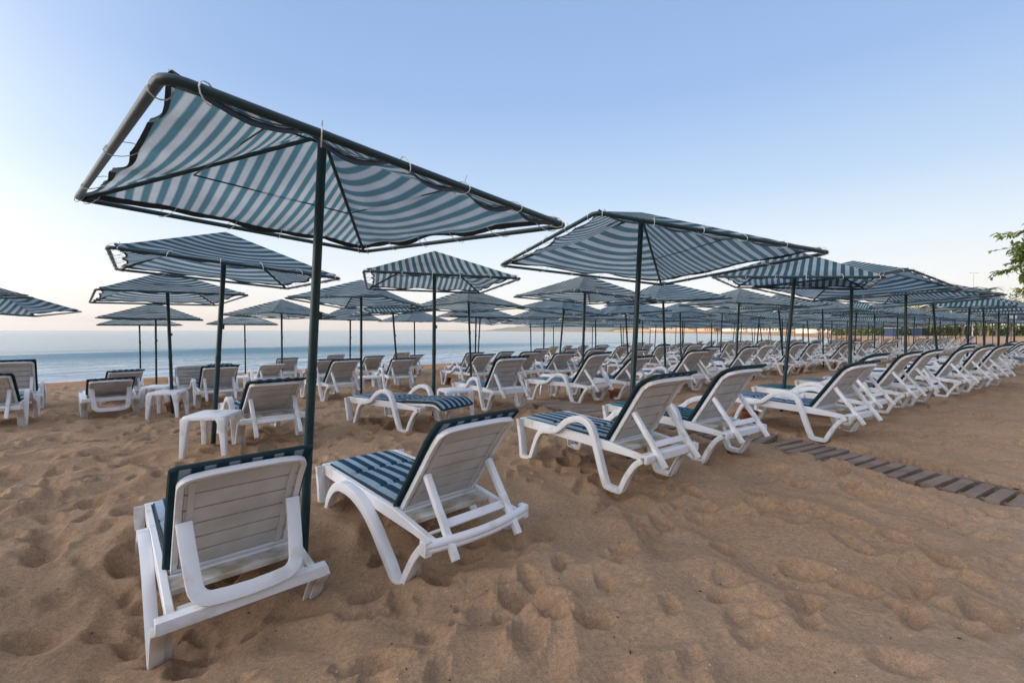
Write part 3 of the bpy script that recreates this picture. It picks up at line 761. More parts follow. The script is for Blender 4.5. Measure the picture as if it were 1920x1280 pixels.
U(2, -1.055, 11.47, .95, -.038, -.034, 'w', 'x', 1, 'tilted striped umbrella half hidden behind the upright canopy at centre')
U(3, -10.9, 9.0, .5, .03, .10, 'q', 'x', 0, 'striped umbrella cut off by the left edge, lower one of the two there')
U(3, -6.9, 13.25, 1.2, -.03, -.01, 'w', 'x', 1, 'peaked striped umbrella between the leaning pole and the nearest pole')
U(3, -3.35, 13.0, .55, .03, -.06, 'n', 'x', 0, 'low striped umbrella with its pole leaning left, behind the upright canopy')
U(4, -10.91, 13.54, .6, .0, .01, 'q', 'y', 0, 'third striped umbrella down the left column of canopies toward the sea')
U(4, -5.7, 15.53, .35, .04, .03, 'n', 'y', 0, 'small fine-striped umbrella at the water side, just right of the nearest pole')
U(4, -3.98, 18.1, .75, .02, .0, 'n', 'x', 1, 'small tilted striped umbrella standing against the sea at centre left')
U(4, -1.44, 18.3, .4, -.08, .05, 'n', 'y', 1, 'small pale striped umbrella against the sea at the centre of the photo')
U(4, .95, 21.8, .6, .05, -.02, 'n', 'y', 0, 'small peaked striped umbrella against the sea just right of centre')
U(5, -14.07, 16.73, .75, .0, .0, 'q', 'y', 1, 'last striped umbrella of the left column, the one nearest the water')
U(5, -10.85, 17.98, .5, .0, .0, 'q', 'y', 0, 'low flat-looking striped umbrella against the sea, left of the nearest pole')

# ------------------------------------------------------------------ loungers placed one by one
G1 = 'white plastic sun loungers with striped cushions'
def Lg(x, y, yaw, ba, label, **k): return lounger(x, y, yaw, ba, label=label, group=G1, **k)
Lg(-1.84, 2.76, .74, .98, 'nearest white lounger at bottom left, seen from behind with a U-shaped support', kind='wave2', prop='u', z=-.305)
Lg(-.75, 3.22, .75, .91, 'white lounger right of the nearest pole with blue striped cushion and curved rear bar', kind='wave', z=-.155)
Lg(.85, 4.28, .65, 1.0, 'left lounger of the pair right of centre, dark curled cushion top')
Lg(1.91, 5.08, .59, 1.0, 'right lounger of the pair right of centre, partly behind its twin', cush='cushion_dark')
Lg(3.78, 5.95, .56, .97, 'lounger with a white towel beside the bare end of the wooden walkway')
Lg(4.76, 6.88, .58, 1.05, 'second lounger of the right-hand line starting at the walkway', cush='cushion_dark')
Lg(6.06, 7.80, .60, 1.02, 'third lounger of the right-hand line starting at the walkway')
Lg(7.07, 8.48, .59, 1.03, 'fourth lounger of the right-hand line starting at the walkway')
Lg(8.75, 9.53, .56, 1.05, 'fifth lounger of the right-hand line starting at the walkway', cush='cushion_dark')
Lg(9.95, 10.26, .53, 1.05, 'sixth lounger of the right-hand line starting at the walkway')
Lg(11.15, 11.0, .5, 1.03, 'seventh lounger of the right-hand line starting at the walkway')
Lg(-7.56, 8.26, .79, .42, 'low reclined lounger standing alone on the left, striped cushion over its top', prop='u', kind='wave2')
Lg(-10.08, 8.98, .78, 1.08, 'lounger cut by the left edge, the farther and taller of two', cush='cushion_dark')
Lg(-8.34, 7.14, .70, .76, 'lounger cut by the left edge, the nearer of two')
Lg(-9.12, 10.27, .84, .55, 'lounger behind the low reclined one on the left')
Lg(-7.25, 9.95, .66, .75, 'lounger left of the leaning pole, beside two small tables', cush=None)
Lg(-6.22, 9.22, .72, .72, 'lounger right behind the leaning pole on the left')
Lg(-8.93, 13.45, .61, .51, 'lounger of which only the top shows behind those at the leaning pole')
Lg(-3.35, 5.86, .73, .66, 'lounger next to the white side table, left of the nearest pole')
Lg(-6.93, 12.38, .72, .58, 'bare-topped lounger halfway between the leaning pole and the nearest pole', cush=None)
Lg(-7.74, 14.97, .62, .65, 'lounger with striped cushion edge by the water, left of the nearest pole')
Lg(-5.93, 13.61, .65, .63, 'lounger partly hidden behind the one with the checkered cushion top')
Lg(-4.11, 10.0, .79, .81, 'lounger with checkered cushion top just right of the nearest pole')
Lg(-6.42, 15.66, .61, .85, 'bare lounger back against the water, just right of the nearest pole', cush=None)
Lg(-4.91, 14.81, .65, .68, 'small lounger by the water above the side table right of the nearest pole')
Lg(-4.19, 15.78, .59, .91, 'steep bare lounger back against the water at centre left', cush=None)
Lg(-3.24, 12.08, .56, .69, 'lounger right of the side table that stands right of the nearest pole')
Lg(-4.18, 17.19, .72, .60, 'small lounger behind the steep bare lounger back by the water')
Lg(-1.63, 6.48, .95, .04, 'flat lounger with its back lowered and green striped cushion')
Lg(-.42, 8.28, .58, .90, 'white lounger behind the flat one, at the start of the wooden walkway')
Lg(-1.27, 12.49, .71, .77, 'lounger with armrests behind the upright umbrella pole')
Lg(.05, 12.9, .62, .85, 'lounger just right of the one with armrests behind the upright pole')
Lg(1.06, 14.01, .69, .57, 'lounger in the middle of the photo standing in the third row')
Lg(1.12, 8.86, .78, .94, 'lounger beside the far end of the wooden walkway, behind the centre right pole')

# ------------------------------------------------------------------ the rest of the rows
SR = [2.88, 6.5, 10.1, 13.5, 16.9, 20.4]
TS = [[13.2, 16.6, 19.7, 22.7], [.35, 6.7, 9.6, 12.7, 15.8, 18.9], [9.2, 12.4, 15.4, 18.5], [8.2, 11.3, 14.5, 17.6], [16.9, 20.0], [18.0, 21.2]]
rr = random.Random(3)
def free(x, y, lst, d): return all((x-a)**2+(y-b_)**2 > d*d for a, b_ in lst)
cnt = [0]*6; lc = 0
ux = [(a, b_) for _, a, b_ in UMB]
for k in range(6):
    ts = TS[k][:]
    if len(ts) and k > 0 and ts[0] < 1: ts = ts[1:]
    while ts[-1] < 66: ts.append(ts[-1] + 3.08 + rr.uniform(-.12, .12))
    n_ = sum(1 for q in UMB if q[0] == k)
    for t in ts:
        s = SR[k] + rr.uniform(-.15, .15); x, y = xy(s, t)
        d = math.hypot(x, y)
        if free(x, y, ux, 1.5):
            n_ += 1
            if n_ <= 12: lab = 'striped umbrella, %s from the left in the %s of umbrellas' % (ORD[n_-1], ROWN[k]); g = 'striped shade umbrellas in rows on the sand'
            else: lab = 'tiny striped umbrella far off at the right end of the rows'; g = 'far umbrellas at the right end of the rows'
            sz = rr.choice('nqqw'); ax = rr.choice('xyyx'); ya = rr.choice([.35, .5, .65, .8, .3])+rr.uniform(-.15, .15)
            umbrella(x, y, ya, (rr.gauss(0, .035), rr.gauss(.0, .045)), sz, ax, rr.randrange(2), lab, g, far=d > 26)
            ux.append((x, y))
        if t > 43: continue
        if rr.random() < .85 and d < 22: pot(*xy(s-.35, t+.25), 'clay pot at the pole of the %s umbrella in the %s' % (ORD[min(n_, 12)-1], ROWN[k]))
        for side in (-1, 1):
            x2, y2 = xy(s-.05+rr.uniform(-.2, .2), t+side*(.60+rr.uniform(-.06, .1)))
            if not free(x2, y2, placed, .80): continue
            w_ = ('left', 'right')[side > 0]
            if n_ <= 12: lab = 'lounger %s of the pole of the %s umbrella in the %s' % (w_, ORD[n_-1], ROWN[k]); g = G1
            else: lab = 'tiny white lounger far off at the right end of the rows'; g = 'far loungers at the right end of the rows'
            ba = .92+rr.uniform(-.2, .16)
            if rr.random() < .07: ba = .05
            lounger(x2, y2, .60+rr.uniform(-.09, .09), ba, kind='arm', cush=rr.choice(['cushion', 'cushion_dark', 'cushion', 'cushion_dark', None] if d < 15 else ['cushion', 'cushion_dark']), label=lab, group=g, far=d > 20)
        if d < 30 and rr.random() < .8:
            x2, y2 = xy(s+.55, t+rr.uniform(-.1, .1))
            table(x2, y2, .6, 'small table between the loungers of the %s umbrella in the %s' % (ORD[min(n_, 12)-1], ROWN[k]))
table(-3.42, 5.05, .12, 'white side table in front of the leaning pole, left of the nearest pole')
table(-6.05, 7.75, .3, 'white side table beside a clay pot, left of the leaning pole')
table(-7.15, 8.95, .3, 'side table just behind the one that stands beside a clay pot')
table(-7.0, 11.3, .5, 'side table left of the bare-topped lounger by the sea')
table(-3.35, 10.35, .5, 'side table between two loungers, right of the nearest pole')
table(-.93, 7.2, .5, 'side table behind the flat lounger, at the upright pole')
table(.95, 9.9, .5, 'side table between the loungers behind the end of the walkway')
pot(-6.3, 8.2, 'clay pot under the side table near the leaning pole')
pot(-6.05, 11.75, 'clay pot behind the lounger halfway to the nearest pole')
pot(-1.9, 12.9, 'clay pot beside the lounger with armrests, near the water')
pot(3.4, 6.35, 'dark clay pot under the lounger with the white towel')
pot(7.1, 9.2, 'clay pot behind the fourth lounger of the right-hand line')

# towel on the lounger by the walkway
def towel(x, y, z, yaw, label, seed):
    bm = bmesh.new(); n = 12; r = random.Random(seed); rows = []
    ph = [r.uniform(0, 6) for _ in range(4)]
    for s_ in (1, 0):
        rows.append([[bm.verts.new(((i/n-.5)*.34+.01*math.sin(j), (j/n-.5)*.30, s_*(.055+.018*math.sin(i*.8+ph[0])*math.cos(j*.6+ph[1]) - .03*(max(abs(i/n-.5), abs(j/n-.5))*2)**4))) for j in range(n+1)] for i in range(n+1)])
    for A, fl in ((rows[0], 0), (rows[1], 1)):
        for i in range(n):
            for j in range(n):
                f = (A[i][j], A[i+1][j], A[i+1][j+1], A[i][j+1]); bm.faces.new(f[::-1] if fl else f)
    A, B = rows
    for i in range(n):
        for (p, q) in (((i, 0), (i+1, 0)), ((i, n), (i+1, n)), ((0, i), (0, i+1)), ((n, i), (n, i+1))):
            bm.faces.new((A[p[0]][p[1]], A[q[0]][q[1]], B[q[0]][q[1]], B[p[0]][p[1]]))
    o = link('towel', fin(bm, 'towel'), M['towel']); o.location = (x, y, z); o.rotation_euler = (0, 0, yaw); tag(o, label, 'towel')
towel(3.76, 6.02, gz(3.76, 6.02)+.43, .6, 'folded white towel lying on the lounger beside the walkway end', 3)
# ------------------------------------------------------------------ wooden walkway
M['wood'] = mat('weathered_wood', (.2, .12, .09), .85); noise_mix(M['wood'], (.15, .10, .075), (.29, .21, .155), 2.5, 8, .3, .7, bump=.4, bscale=40, bdist=.003)
def walkway(path, width, name, label, lift, seed):
    r = random.Random(seed); bm = bmesh.new()
    P = [Vector((a, b_, 0)) for a, b_ in path]; acc = 0.0; k = 0
    seg = [(P[i], P[i+1]) for i in range(len(P)-1)]
    for a, b_ in seg:
        L = (b_-a).length; d = (b_-a)/L; nrm = Vector((-d.y, d.x, 0))
        if nrm.x < 0: nrm = -nrm
        while acc < L:
            wd = width*min(1, max(.55, .58+.42*((a+d*acc).y-3.4)/1.5)); c_ = a + d*acc + nrm*(wd/2 + r.uniform(-.01, .01)); ang_ = math.atan2(d.y, d.x)+r.uniform(-.012, .012)
            e1, e2 = c_-nrm*wd/2, c_+nrm*wd/2
            za, zb = gz(e1.x, e1.y), gz(e2.x, e2.y)
            rot = Matrix.Rotation(ang_, 3, 'Z') @ Matrix.Rotation(r.uniform(-.035, .035), 3, 'Y') @ Matrix.Rotation(r.uniform(-.012, .012), 3, 'X')
            box(bm, (c_.x, c_.y, (za+zb)/2 + lift - .012 + (.026 if k > 36 else -.004) + r.uniform(-.004, .005)), ((.108 if k > 36 else .100 if k > 30 else .086)+r.uniform(-.004, .004), wd+r.uniform(-.015, .015), .05), rot)
            acc += .130; k += 1
        acc -= L
    for a, b_ in seg:
        L = (b_-a).length; d = (b_-a)/L; nrm = Vector((-d.y, d.x, 0))
        if nrm.x < 0: nrm = -nrm
        for off in (.1, width-.1):
            c_ = (a+b_)/2 + nrm*off
            box(bm, (c_.x, c_.y, gz(c_.x, c_.y)+lift-.035), (L, .05, .035), Matrix.Rotation(math.atan2(d.y, d.x), 3, 'Z'))
    o = link(name, fin(bm, name, .003, seg=1), M['wood']); tag(o, label, 'walkway')
walkway([(4.9, 1.7), (3.78, 3.43), (2.83, 5.14), (2.05, 6.0), (1.17, 6.79), (.29, 8.24)], .72, 'wooden_walkway', 'slatted wooden walkway lying on the sand between the lounger rows', .012, 4)

# ------------------------------------------------------------------ debris on the sand
M['debris'] = mat('dark_debris', (.045, .028, .018), .9)
bm = bmesh.new(); r = random.Random(9)
for i in range(230):
    a = r.uniform(-.95, 1.0); d = 1.2*math.exp(r.uniform(0, 2.3)); x, y = d*math.sin(a), d*math.cos(a)
    z = float(sand_z(np.array([x]), np.array([y]))[0]); L = r.uniform(.003, .010)*(1 if r.random() < .85 else 2.2)
    box(bm, (x, y, z+.003), (L, L*r.uniform(.3, .7), .004), Matrix.Rotation(r.uniform(0, 3), 3, 'Z') @ Matrix.Rotation(r.uniform(-.4, .4), 3, 'Y'))
o = link('sand_debris', fin(bm, 'sand_debris', smooth=False), M['debris']); tag(o, 'scattered dark twigs and bits lying on the sand', 'debris', kind='stuff')
M['shell'] = mat('pale_shell_bits', (.6, .55, .48), .6)
bm = bmesh.new()
for i in range(160):
    a = r.uniform(-.95, 1.0); d = 1.3*math.exp(r.uniform(0, 2.2)); x, y = d*math.sin(a), d*math.cos(a)
    z = float(sand_z(np.array([x]), np.array([y]))[0]); L = r.uniform(.003, .009)
    box(bm, (x, y, z+.002), (L, L*.7, .003), Matrix.Rotation(r.uniform(0, 3), 3, 'Z'))
o = link('shell_fragments', fin(bm, 'shells', smooth=False), M['shell']); tag(o, 'pale shell fragments sprinkled over the sand', 'shells', kind='stuff')

# ------------------------------------------------------------------ vegetation
def leaf_mat(name, c1, c2, tr=.35):
    m = mat(name, c1, .5); r_ = noise_mix(m, c1, c2, 1.3, 5, .35, .65, coord='Object'); b = m.node_tree.nodes['Principled BSDF']
    t_ = N_(m, 'ShaderNodeBsdfTranslucent'); L_(m, r_.outputs[0], t_.inputs[0]); ms = N_(m, 'ShaderNodeMixShader'); ms.inputs[0].default_value = tr
    L_(m, b.outputs[0], ms.inputs[1]); L_(m, t_.outputs[0], ms.inputs[2]); L_(m, ms.outputs[0], m.node_tree.nodes['Material Output'].inputs[0]); return m
M['leaf'] = leaf_mat('glossy_leaf', (.16, .25, .04), (.42, .46, .11), .45)
M['leaf_far'] = leaf_mat('yellow_green_foliage', (.10, .14, .02), (.22, .23, .035), .2)
M['leaf_dark'] = leaf_mat('dark_foliage', (.035, .07, .02), (.09, .12, .03), .2)
M['bark'] = mat('bark', (.14, .10, .07), .9); noise_mix(M['bark'], (.09, .065, .045), (.2, .15, .11), 12, 6, bump=.4, bdist=.01)
def leaf(vs, fs, p, d, n, L, Wd):
    s_ = d.cross(n).normalized(); i = len(vs); u_ = n*L*.08
    vs += [p, p+d*L*.35+s_*Wd*.5+u_, p+d*L*.75+s_*Wd*.38+u_*.5, p+d*L-u_, p+d*L*.75-s_*Wd*.38+u_*.5, p+d*L*.35-s_*Wd*.5+u_]
    fs.append((i, i+1, i+2, i+3)); fs.append((i, i+3, i+4, i+5))
def rv(r): 
    while True:
        v = Vector((r.uniform(-1, 1), r.uniform(-1, 1), r.uniform(-1, 1)))
        if .01 < v.length < 1: return v
# tree at the right edge, its branches reaching into view
tr = empty('leafy_tree', (12.6, 7.6, .14)); tag(tr, 'broad-leaved tree whose branches reach in at the right edge', 'tree')
bm = bmesh.new(); tube(bm, [(0, 0, -.3), (.1, 0, 1.2), (0, .1, 2.4), (-.3, .1, 3.2)], .17, 12, r2=.10)
for e in ((-1.4, .3, 3.7), (1.2, .4, 4.4), (-.2, -.9, 4.2), (.1, 1.0, 4.5)): tube(bm, spline([(-.15, .1, 2.7), (e[0]*.5, e[1]*.5, 3.2), e], 5), .07, 8, r2=.03)
link('trunk', fin(bm, 'trunk'), M['bark'], tr)
r = random.Random(21); vs, fs = [], []; bm = bmesh.new()
def twig(p0, p1, n, L):
    p0, p1 = Vector(p0), Vector(p1); mid = (p0+p1)/2 + Vector((0, 0, .06)); P = [Vector(q) for q in spline([p0, mid, p1], 6)]
    tube(bm, P, .007, 5, r2=.003)
    for i in range(n):
        f = (i+.5)/n; k = f*(len(P)-1); a = P[int(k)].lerp(P[min(int(k)+1, len(P)-1)], k-int(k)); d = (p1-p0).normalized()
        side = Vector((-d.y, d.x, 0)).normalized()*(1 if i % 2 else -1)
        dd = (d*.55 + side*r.uniform(.3, .9) + Vector((0, 0, r.uniform(-.75, .15))) + rv(r)*.25).normalized()
        leaf(vs, fs, a, dd, (Vector((0, 0, 1))+rv(r)*.6).normalized(), L*r.uniform(.7, 1.1), L*.46)
# origin of the tree at (12.6, 7.6): local offsets
for (x0, y0, z0, x1, y1, z1, n) in ((-2.0, .7, 3.15, -3.15, .95, 2.98, 22), (-2.1, .6, 2.75, -3.38, .9, 2.72, 12), (-2.2, .8, 2.55, -3.10, 1.0, 2.32, 26), (-2.0, .6, 2.50, -2.9, .7, 2.22, 22),
                                    (-2.0, .8, 2.15, -2.75, .95, 1.96, 20), (-2.1, .5, 3.0, -2.9, .6, 2.9, 14), (-2.0, .8, 3.2, -2.6, .9, 3.25, 16), (-1.9, .6, 1.75, -2.35, .8, 1.62, 12), (-2.2, .7, 2.75, -2.95, .5, 2.5, 16), (-1.9, .6, 2.3, -2.55, .8, 2.05, 16)):
    x1 -= .10; twig((x0, y0, z0), (x1, y1, z1), int(n*1.9), .115)
    for q in range(13):
        f = r.uniform(.1, .98); a = Vector((x0, y0, z0)).lerp(Vector((x1, y1, z1)), f); twig(a, a+Vector((-.12, 0, -.02))+rv(r)*.15, 8, .10)
for c_, R_, n in (((-2.66, .8, 2.72), .40, 900), ((-2.58, .8, 2.28), .30, 420), ((-1.95, .8, 2.75), .68, 1900), ((-1.7, .7, 2.1), .45, 500), ((-.9, .6, 3.4), 1.0, 1500), ((.6, .2, 3.9), 1.3, 1500), ((0, -.6, 3.2), 1.0, 900)):
    for i in range(n):
        q = rv(r); q = q*(.55+.45*r.random()); p = Vector(c_)+Vector((q.x, q.y, q.z*.8))*R_
        leaf(vs, fs, p, (rv(r)+Vector((0, 0, -.3))).normalized(), (Vector((0, 0, 1))+rv(r)*.7).normalized(), .13, .055)
link('branches', fin(bm, 'branches'), M['bark'], tr)
me = bpy.data.meshes.new('crown'); me.from_pydata([tuple(v) for v in vs], [], fs); link('crown', me, M['leaf'], tr)
# far trees
def far_tree(x, y, h, wd, m, label, seed, name='bushy_tree', n=900, group='far trees behind the beach'):
    r = random.Random(seed); z0 = gz(x, y) if abs(x*NX+y*NY) < 200 else 0
    t_ = empty(name, (x, y, z0)); tag(t_, label, 'tree', group)
    bm = bmesh.new(); tube(bm, [(0, 0, -.3), (.2, 0, h*.3), (0, .2, h*.6)], h*.03, 8, r2=h*.015)
    for k in range(4): a = k*1.6+r.random(); tube(bm, [(0, .1, h*.4), (math.cos(a)*wd*.3, math.sin(a)*wd*.3, h*.7)], h*.014, 6, r2=h*.006)
    link('trunk', fin(bm, 'trunk'), M['bark'], t_)
    cl = [(Vector((r.uniform(-.5, .5)*wd, r.uniform(-.4, .4)*wd, h*r.uniform(.35, .85))), wd*r.uniform(.18, .34)) for _ in range(11)]
    vs, fs = [], []; L = h*.045
    for i in range(n):
        c_, R_ = cl[i % len(cl)]; q = rv(r).normalized()*(.6+.4*r.random())
        leaf(vs, fs, c_+Vector((q.x, q.y, q.z*.75))*R_, rv(r).normalized(), (q+rv(r)*.6).normalized(), L, L*.6)
    me = bpy.data.meshes.new('crown'); me.from_pydata([tuple(v) for v in vs], [], fs); link('crown', me, m, t_)
def at(px, d): return (px-960)/830*d, d
FT = [(1552, 190, 10, 13, 0), (1590, 175, 11, 14, 0), (1622, 200, 13, 13, 0), (1655, 150, 11.0, 12, 0), (1688, 140, 9.5, 13, 1), (1715, 145, 12.5, 13, 0), (1748, 150, 11, 12, 0), (1775, 130, 11, 12, 1),
      (1805, 120, 9.5, 12, 0), (1838, 118, 9, 11, 1), (1868, 110, 9.5, 11, 0), (1895, 105, 9.8, 11, 0), (1925, 100, 10, 11, 0), (1960, 95, 9.5, 11, 1), (1460, 330, 9, 17, 1), (1505, 280, 11, 15, 0), (1400, 420, 10, 20, 1)]
for i, (px, d, h, wd, k) in enumerate(FT):
    far_tree(*at(px, d), h, wd, M['leaf_dark'] if k else M['leaf_far'], ('yellow-green tree in the sun behind the far umbrellas', 'darker green tree behind the far umbrellas')[k], 50+i, group=('sunlit trees behind the beach', 'dark trees behind the beach')[k])
def palm(x, y, h, label, seed):
    r = random.Random(seed); t_ = empty('palm_tree', (x, y, 0)); tag(t_, label, 'palm', 'palms behind the far umbrellas')
    bm = bmesh.new(); tube(bm, spline([(0, 0, -.2), (.3, 0, h*.5), (.2, .1, h)], 5), .22, 8, r2=.14); link('trunk', fin(bm, 'trunk'), M['bark'], t_)
    vs, fs = [], []
    for k in range(16):
        a = k*2*PI/16+r.uniform(-.2, .2); el = r.uniform(-.1, .8); L = r.uniform(2.0, 2.8); pr = None
        for s_ in range(9):
            f = s_/8; e = el-1.5*f; 
            p = Vector((.2, .1, h)) if pr is None else pr + Vector((math.cos(a)*math.cos(e), math.sin(a)*math.cos(e), math.sin(e)))*L/8
            pr = p; sd = Vector((-math.sin(a), math.cos(a), 0))
            for q in (-1, 1): leaf(vs, fs, p, (sd*q+Vector((math.cos(a), math.sin(a), -.5))*.6).normalized(), Vector((0, 0, 1)), .75*(1.05-f*.7), .16)
    me = bpy.data.meshes.new('crown'); me.from_pydata([tuple(v) for v in vs], [], fs); link('crown', me, M['leaf_dark'], t_)
palm(*at(1815, 104), 11.0, 'left palm standing beside the lamp post', 1); palm(*at(1852, 108), 11.4, 'right palm behind the far umbrellas', 2)
# lamp post
M['grey'] = mat('grey_metal', (.35, .35, .34), .5)
lp = empty('street_lamp', (*at(1823, 108), 0)); tag(lp, 'tall thin lamp post rising above the far umbrellas', 'street lamp')
bm = bmesh.new(); tube(bm, [(0, 0, 0), (0, 0, 15.4)], .12, 8, r2=.07); link('post', fin(bm, 'post'), M['grey'], lp)
bm = bmesh.new(); tube(bm, [(-.75, 0, 15.3), (.75, 0, 15.3)], .04, 6); box(bm, (-.75, 0, 15.3), (.5, .3, .12)); box(bm, (.75, 0, 15.3), (.5, .3, .12)); link('lamp_head', fin(bm, 'lamp_head', .03), M['grey'], lp)

# ------------------------------------------------------------------ far buildings
M['wallp'] = mat('pale_render', (.72, .68, .62), .8); noise_mix(M['wallp'], (.62, .58, .52), (.78, .74, .68), .6)
M['wallo'] = mat('orange_render', (.62, .42, .25), .8); noise_mix(M['wallo'], (.55, .36, .2), (.68, .48, .3), .6)
M['win'] = mat('window_glass', (.05, .07, .09), .15)
M['roof'] = mat('tile_roof', (.38, .17, .09), .8)
M['blue'] = mat('blue_paint', (.012, .035, .10), .6)
def building(px, d, w_, h, dp, m, label, roof=False, yaw=0.3, base=0.0):
    x, y = at(px, d); b_ = empty('hotel_building', (x, y, base), yaw); tag(b_, label, 'building', 'pale buildings along the far shore')
    bm = bmesh.new(); box(bm, (0, 0, h/2-.5), (w_, dp, h+1)); box(bm, (0, 0, h+.25), (w_+.5, dp+.5, .5)); link('wall', fin(bm, 'wall', smooth=False), m, b_)
    ns = max(1, int(h/3.1)); nw_ = max(2, int(w_/3.6))
    for i in range(ns):
        for j in range(nw_):
            bm = bmesh.new(); box(bm, (-w_/2+(j+.5)*w_/nw_, -dp/2-.02, (i+.55)*h/ns), (w_/nw_*.5, .12, h/ns*.5)); link('window', fin(bm, 'window', smooth=False), M['win'], b_)
        bm = bmesh.new(); box(bm, (0, -dp/2-.55, (i+.12)*h/ns), (w_*.96, 1.1, .18)); link('balcony', fin(bm, 'balcony', smooth=False), m, b_)
    if roof:
        bm = bmesh.new(); 
        lo = [bm.verts.new((sx*(w_/2+.6), sy*(dp/2+.6), h+.5)) for sx, sy in ((-1, -1), (1, -1), (1, 1), (-1, 1))]; hi = [bm.verts.new((sx*w_*.25, 0, h+2.6)) for sx in (-1, 1)]
        bm.faces.new((lo[0], lo[1], hi[1], hi[0])); bm.faces.new((lo[2], lo[3], hi[0], hi[1])); bm.faces.new((lo[1], lo[2], hi[1])); bm.faces.new((lo[3], lo[0], hi[0])); bm.faces.new(lo[::-1])
        link('roof', fin(bm, 'roof', smooth=False), M['roof'], b_)
building(1237, 640, 26, 12, 14, M['wallp'], 'white flat building low on the headland, leftmost one')
building(1275, 650, 18, 14, 14, M['wallp'], 'white building in the middle of the headland', roof=True)
building(1330, 600, 30, 12, 14, M['wallo'], 'tan building on the headland, right of the white ones')
building(1375, 560, 22, 15, 14, M['wallp'], 'tall white building where the headland meets the beach')
building(1432, 430, 26, 13, 14, M['wallp'], 'pale hotel behind the bay, half hidden by canopies')
building(1530, 250, 16, 10, 12, M['wallp'], 'pale building left of the yellow trees', roof=True)
building(1636, 230, 15, 9.5, 12, M['wallo'], 'orange lit building between the yellow trees')
building(1730, 190, 15, 8.5, 10, M['wallo'], 'orange lit building behind the blue huts', roof=True)
def hut(px, d, w_, label, m):
    x, y = at(px, d); o = empty('beach_hut', (x, y, gz(x, y)), .5); tag(o, label, 'hut', 'low huts at the back of the beach')
    bm = bmesh.new(); box(bm, (0, 0, 1.1), (w_, 2.4, 2.3)); link('wall', fin(bm, 'wall', smooth=False), m, o)
    bm = bmesh.new(); box(bm, (0, 0, 2.35), (w_+.5, 2.9, .16)); link('roof', fin(bm, 'roof', smooth=False), M['grey'], o)
    bm = bmesh.new(); box(bm, (0, -1.21, 1.0), (.9, .08, 1.9)); link('door', fin(bm, 'door', smooth=False), M['win'], o)
hut(1672, 128, 2.8, 'blue beach hut, left one of two', M['blue']); hut(1722, 130, 2.2, 'small bright blue beach hut, right one of two', M['blue'])
hut(1640, 150, 4, 'white kiosk left of the blue huts', M['wallp'])
# hedge behind the far sand
r = random.Random(77); vs, fs = [], []
for i in range(7000):
    f = r.random(); px = 1560+f*520; d = 150-55*f; x, y = at(px, d+r.uniform(-1, 1)); z = r.random()*2.6
    leaf(vs, fs, Vector((x, y, gz(x, y)+z)), rv(r).normalized(), Vector((0, -1, .5)), .55, .4)
me = bpy.data.meshes.new('hedge'); me.from_pydata([tuple(v) for v in vs], [], fs); o = link('hedge', me, M['leaf_dark']); tag(o, 'long dark hedge closing off the far sand at the right', 'hedge', kind='stuff')
# sign hanging from a canopy bar at the right
M['signw'] = mat('white_sign', (.75, .78, .85), .5)
sgn = empty('hanging_sign', (*at(1898, 22), 0)); tag(sgn, 'small white sign hanging under the canopies near the right edge', 'sign')
bm = bmesh.new(); box(bm, (0, 0, 2.0), (.42, .015, .17)); link('board', fin(bm, 'board', .004), M['signw'], sgn)
bm = bmesh.new(); [tube(bm, [(q, 0, 2.08), (q, 0, 2.3)], .004, 5) for q in (-.18, .18)]; link('cord', fin(bm, 'cord'), M['tie'], sgn)

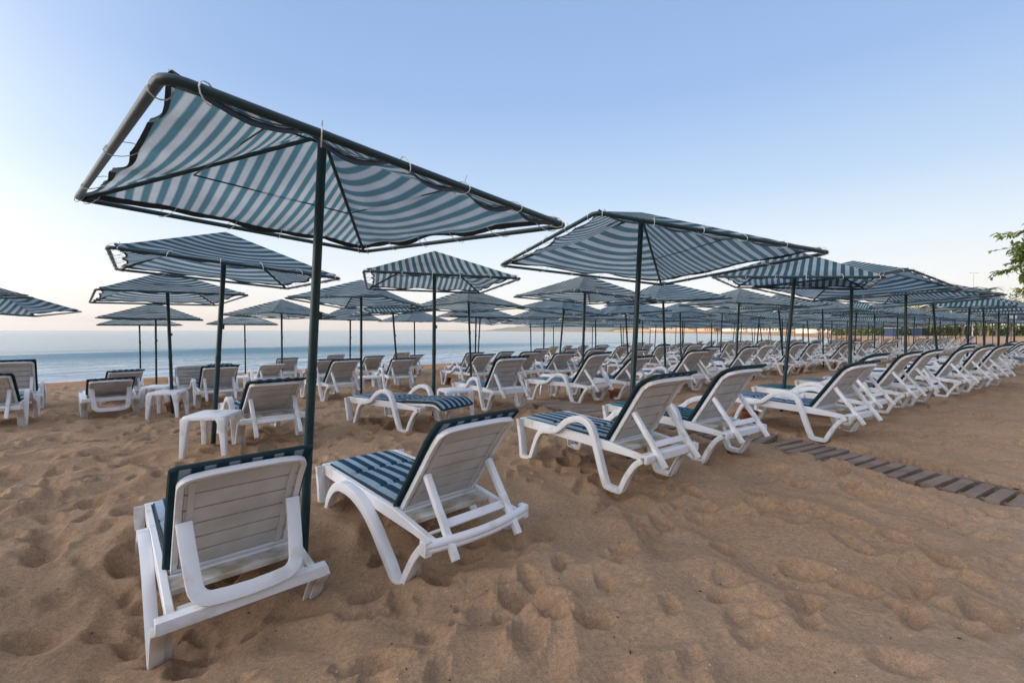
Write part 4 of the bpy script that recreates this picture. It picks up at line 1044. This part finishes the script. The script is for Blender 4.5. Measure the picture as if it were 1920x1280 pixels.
# ------------------------------------------------------------------ headland and mountains
M['hill'] = mat('headland', (.2, .2, .1), .95); noise_mix(M['hill'], (.12, .13, .05), (.34, .27, .17), .03, 8, .35, .65)
M['cliff'] = mat('sandy_cliff', (.5, .33, .18), .95)
M['mount'] = mat('far_mountain', (.16, .18, .14), .95)
def hill(name, prof, d, depth, m, seed):
    """prof: list of (px, height in metres) along a ridge at distance d"""
    px = np.array([p[0] for p in prof], float); hh = np.array([p[1] for p in prof], float)
    nn = 220; mm = 26; P = np.linspace(px[0], px[-1], nn); H = np.interp(P, px, hh); r = np.random.default_rng(seed)
    xs = (P-960)/830*d
    for sc, am in ((12, .16), (30, .08), (90, .04)): H = H*(1+am*(np.interp(np.arange(nn), np.linspace(0, nn, sc), r.random(sc))-.5)*2)
    v = np.linspace(0, 1, mm); prof_ = np.sin(v*PI)**.7
    X = np.repeat(xs[None], mm, 0); Y = d + (v[:, None]-.15)*depth + 0*X; Z = WATER_Z-1 + H[None]*prof_[:, None]*(1+.1*np.sin(X*.05+v[:, None]*9))
    o = sheet(name, X, Y, Z, m); tag(o, kind='structure')
hill('headland', [(1148, 0), (1165, 4), (1200, 9), (1245, 14), (1290, 19), (1340, 18), (1390, 15), (1450, 20), (1520, 16), (1640, 18), (1800, 14)], 700, 160, M['hill'], 1)
hill('headland_shore', [(1150, 0), (1158, 3.5), (1240, 4), (1330, 5), (1400, 4), (1500, 4)], 615, 26, M['cliff'], 2)
hill('mountains', [(905, 0), (940, 28), (990, 55), (1030, 66), (1075, 52), (1120, 50), (1170, 74), (1230, 95), (1300, 90), (1400, 110)], 4600, 900, M['mount'], 3)

# ------------------------------------------------------------------ unseen hotel added behind the camera to cast shade over the beach
hx, hy = xy(-34, -46)
hb = empty('hotel_building', (hx, hy, 0), math.atan2(UY, UX)); tag(hb, 'long white hotel added unseen behind the camera to shade the beach', 'building')
bm = bmesh.new(); box(bm, (0, 0, 7.1), (150, 12, 15.2)); link('wall', fin(bm, 'wall', smooth=False), M['wallp'], hb)
for i in range(4):
    bm = bmesh.new(); box(bm, (0, 6.6, 1.2+i*3.4), (148, 1.2, .2)); link('balcony', fin(bm, 'balcony', smooth=False), M['wallp'], hb)
    bm = bmesh.new(); box(bm, (0, 6.01, 2.6+i*3.4), (146, .1, 1.7)); link('window_band', fin(bm, 'window_band', smooth=False), M['win'], hb)

# ------------------------------------------------------------------ morning haze over the bay
hz = bpy.data.materials.new('haze'); hz.use_nodes = True; hn = hz.node_tree; hn.nodes.clear()
ho = hn.nodes.new('ShaderNodeOutputMaterial'); hv = hn.nodes.new('ShaderNodeVolumePrincipled'); hn.links.new(hv.outputs[0], ho.inputs['Volume'])
hv.inputs['Color'].default_value = (.86, .90, .95, 1); hv.inputs['Density'].default_value = .00007; hv.inputs['Anisotropy'].default_value = 0.1
bm = bmesh.new(); box(bm, (0, 0, 68), (19400, 19400, 145)); hb_ = link('haze', fin(bm, 'haze', smooth=False), hz); tag(hb_, kind='stuff', label='thin pale morning haze over the bay')
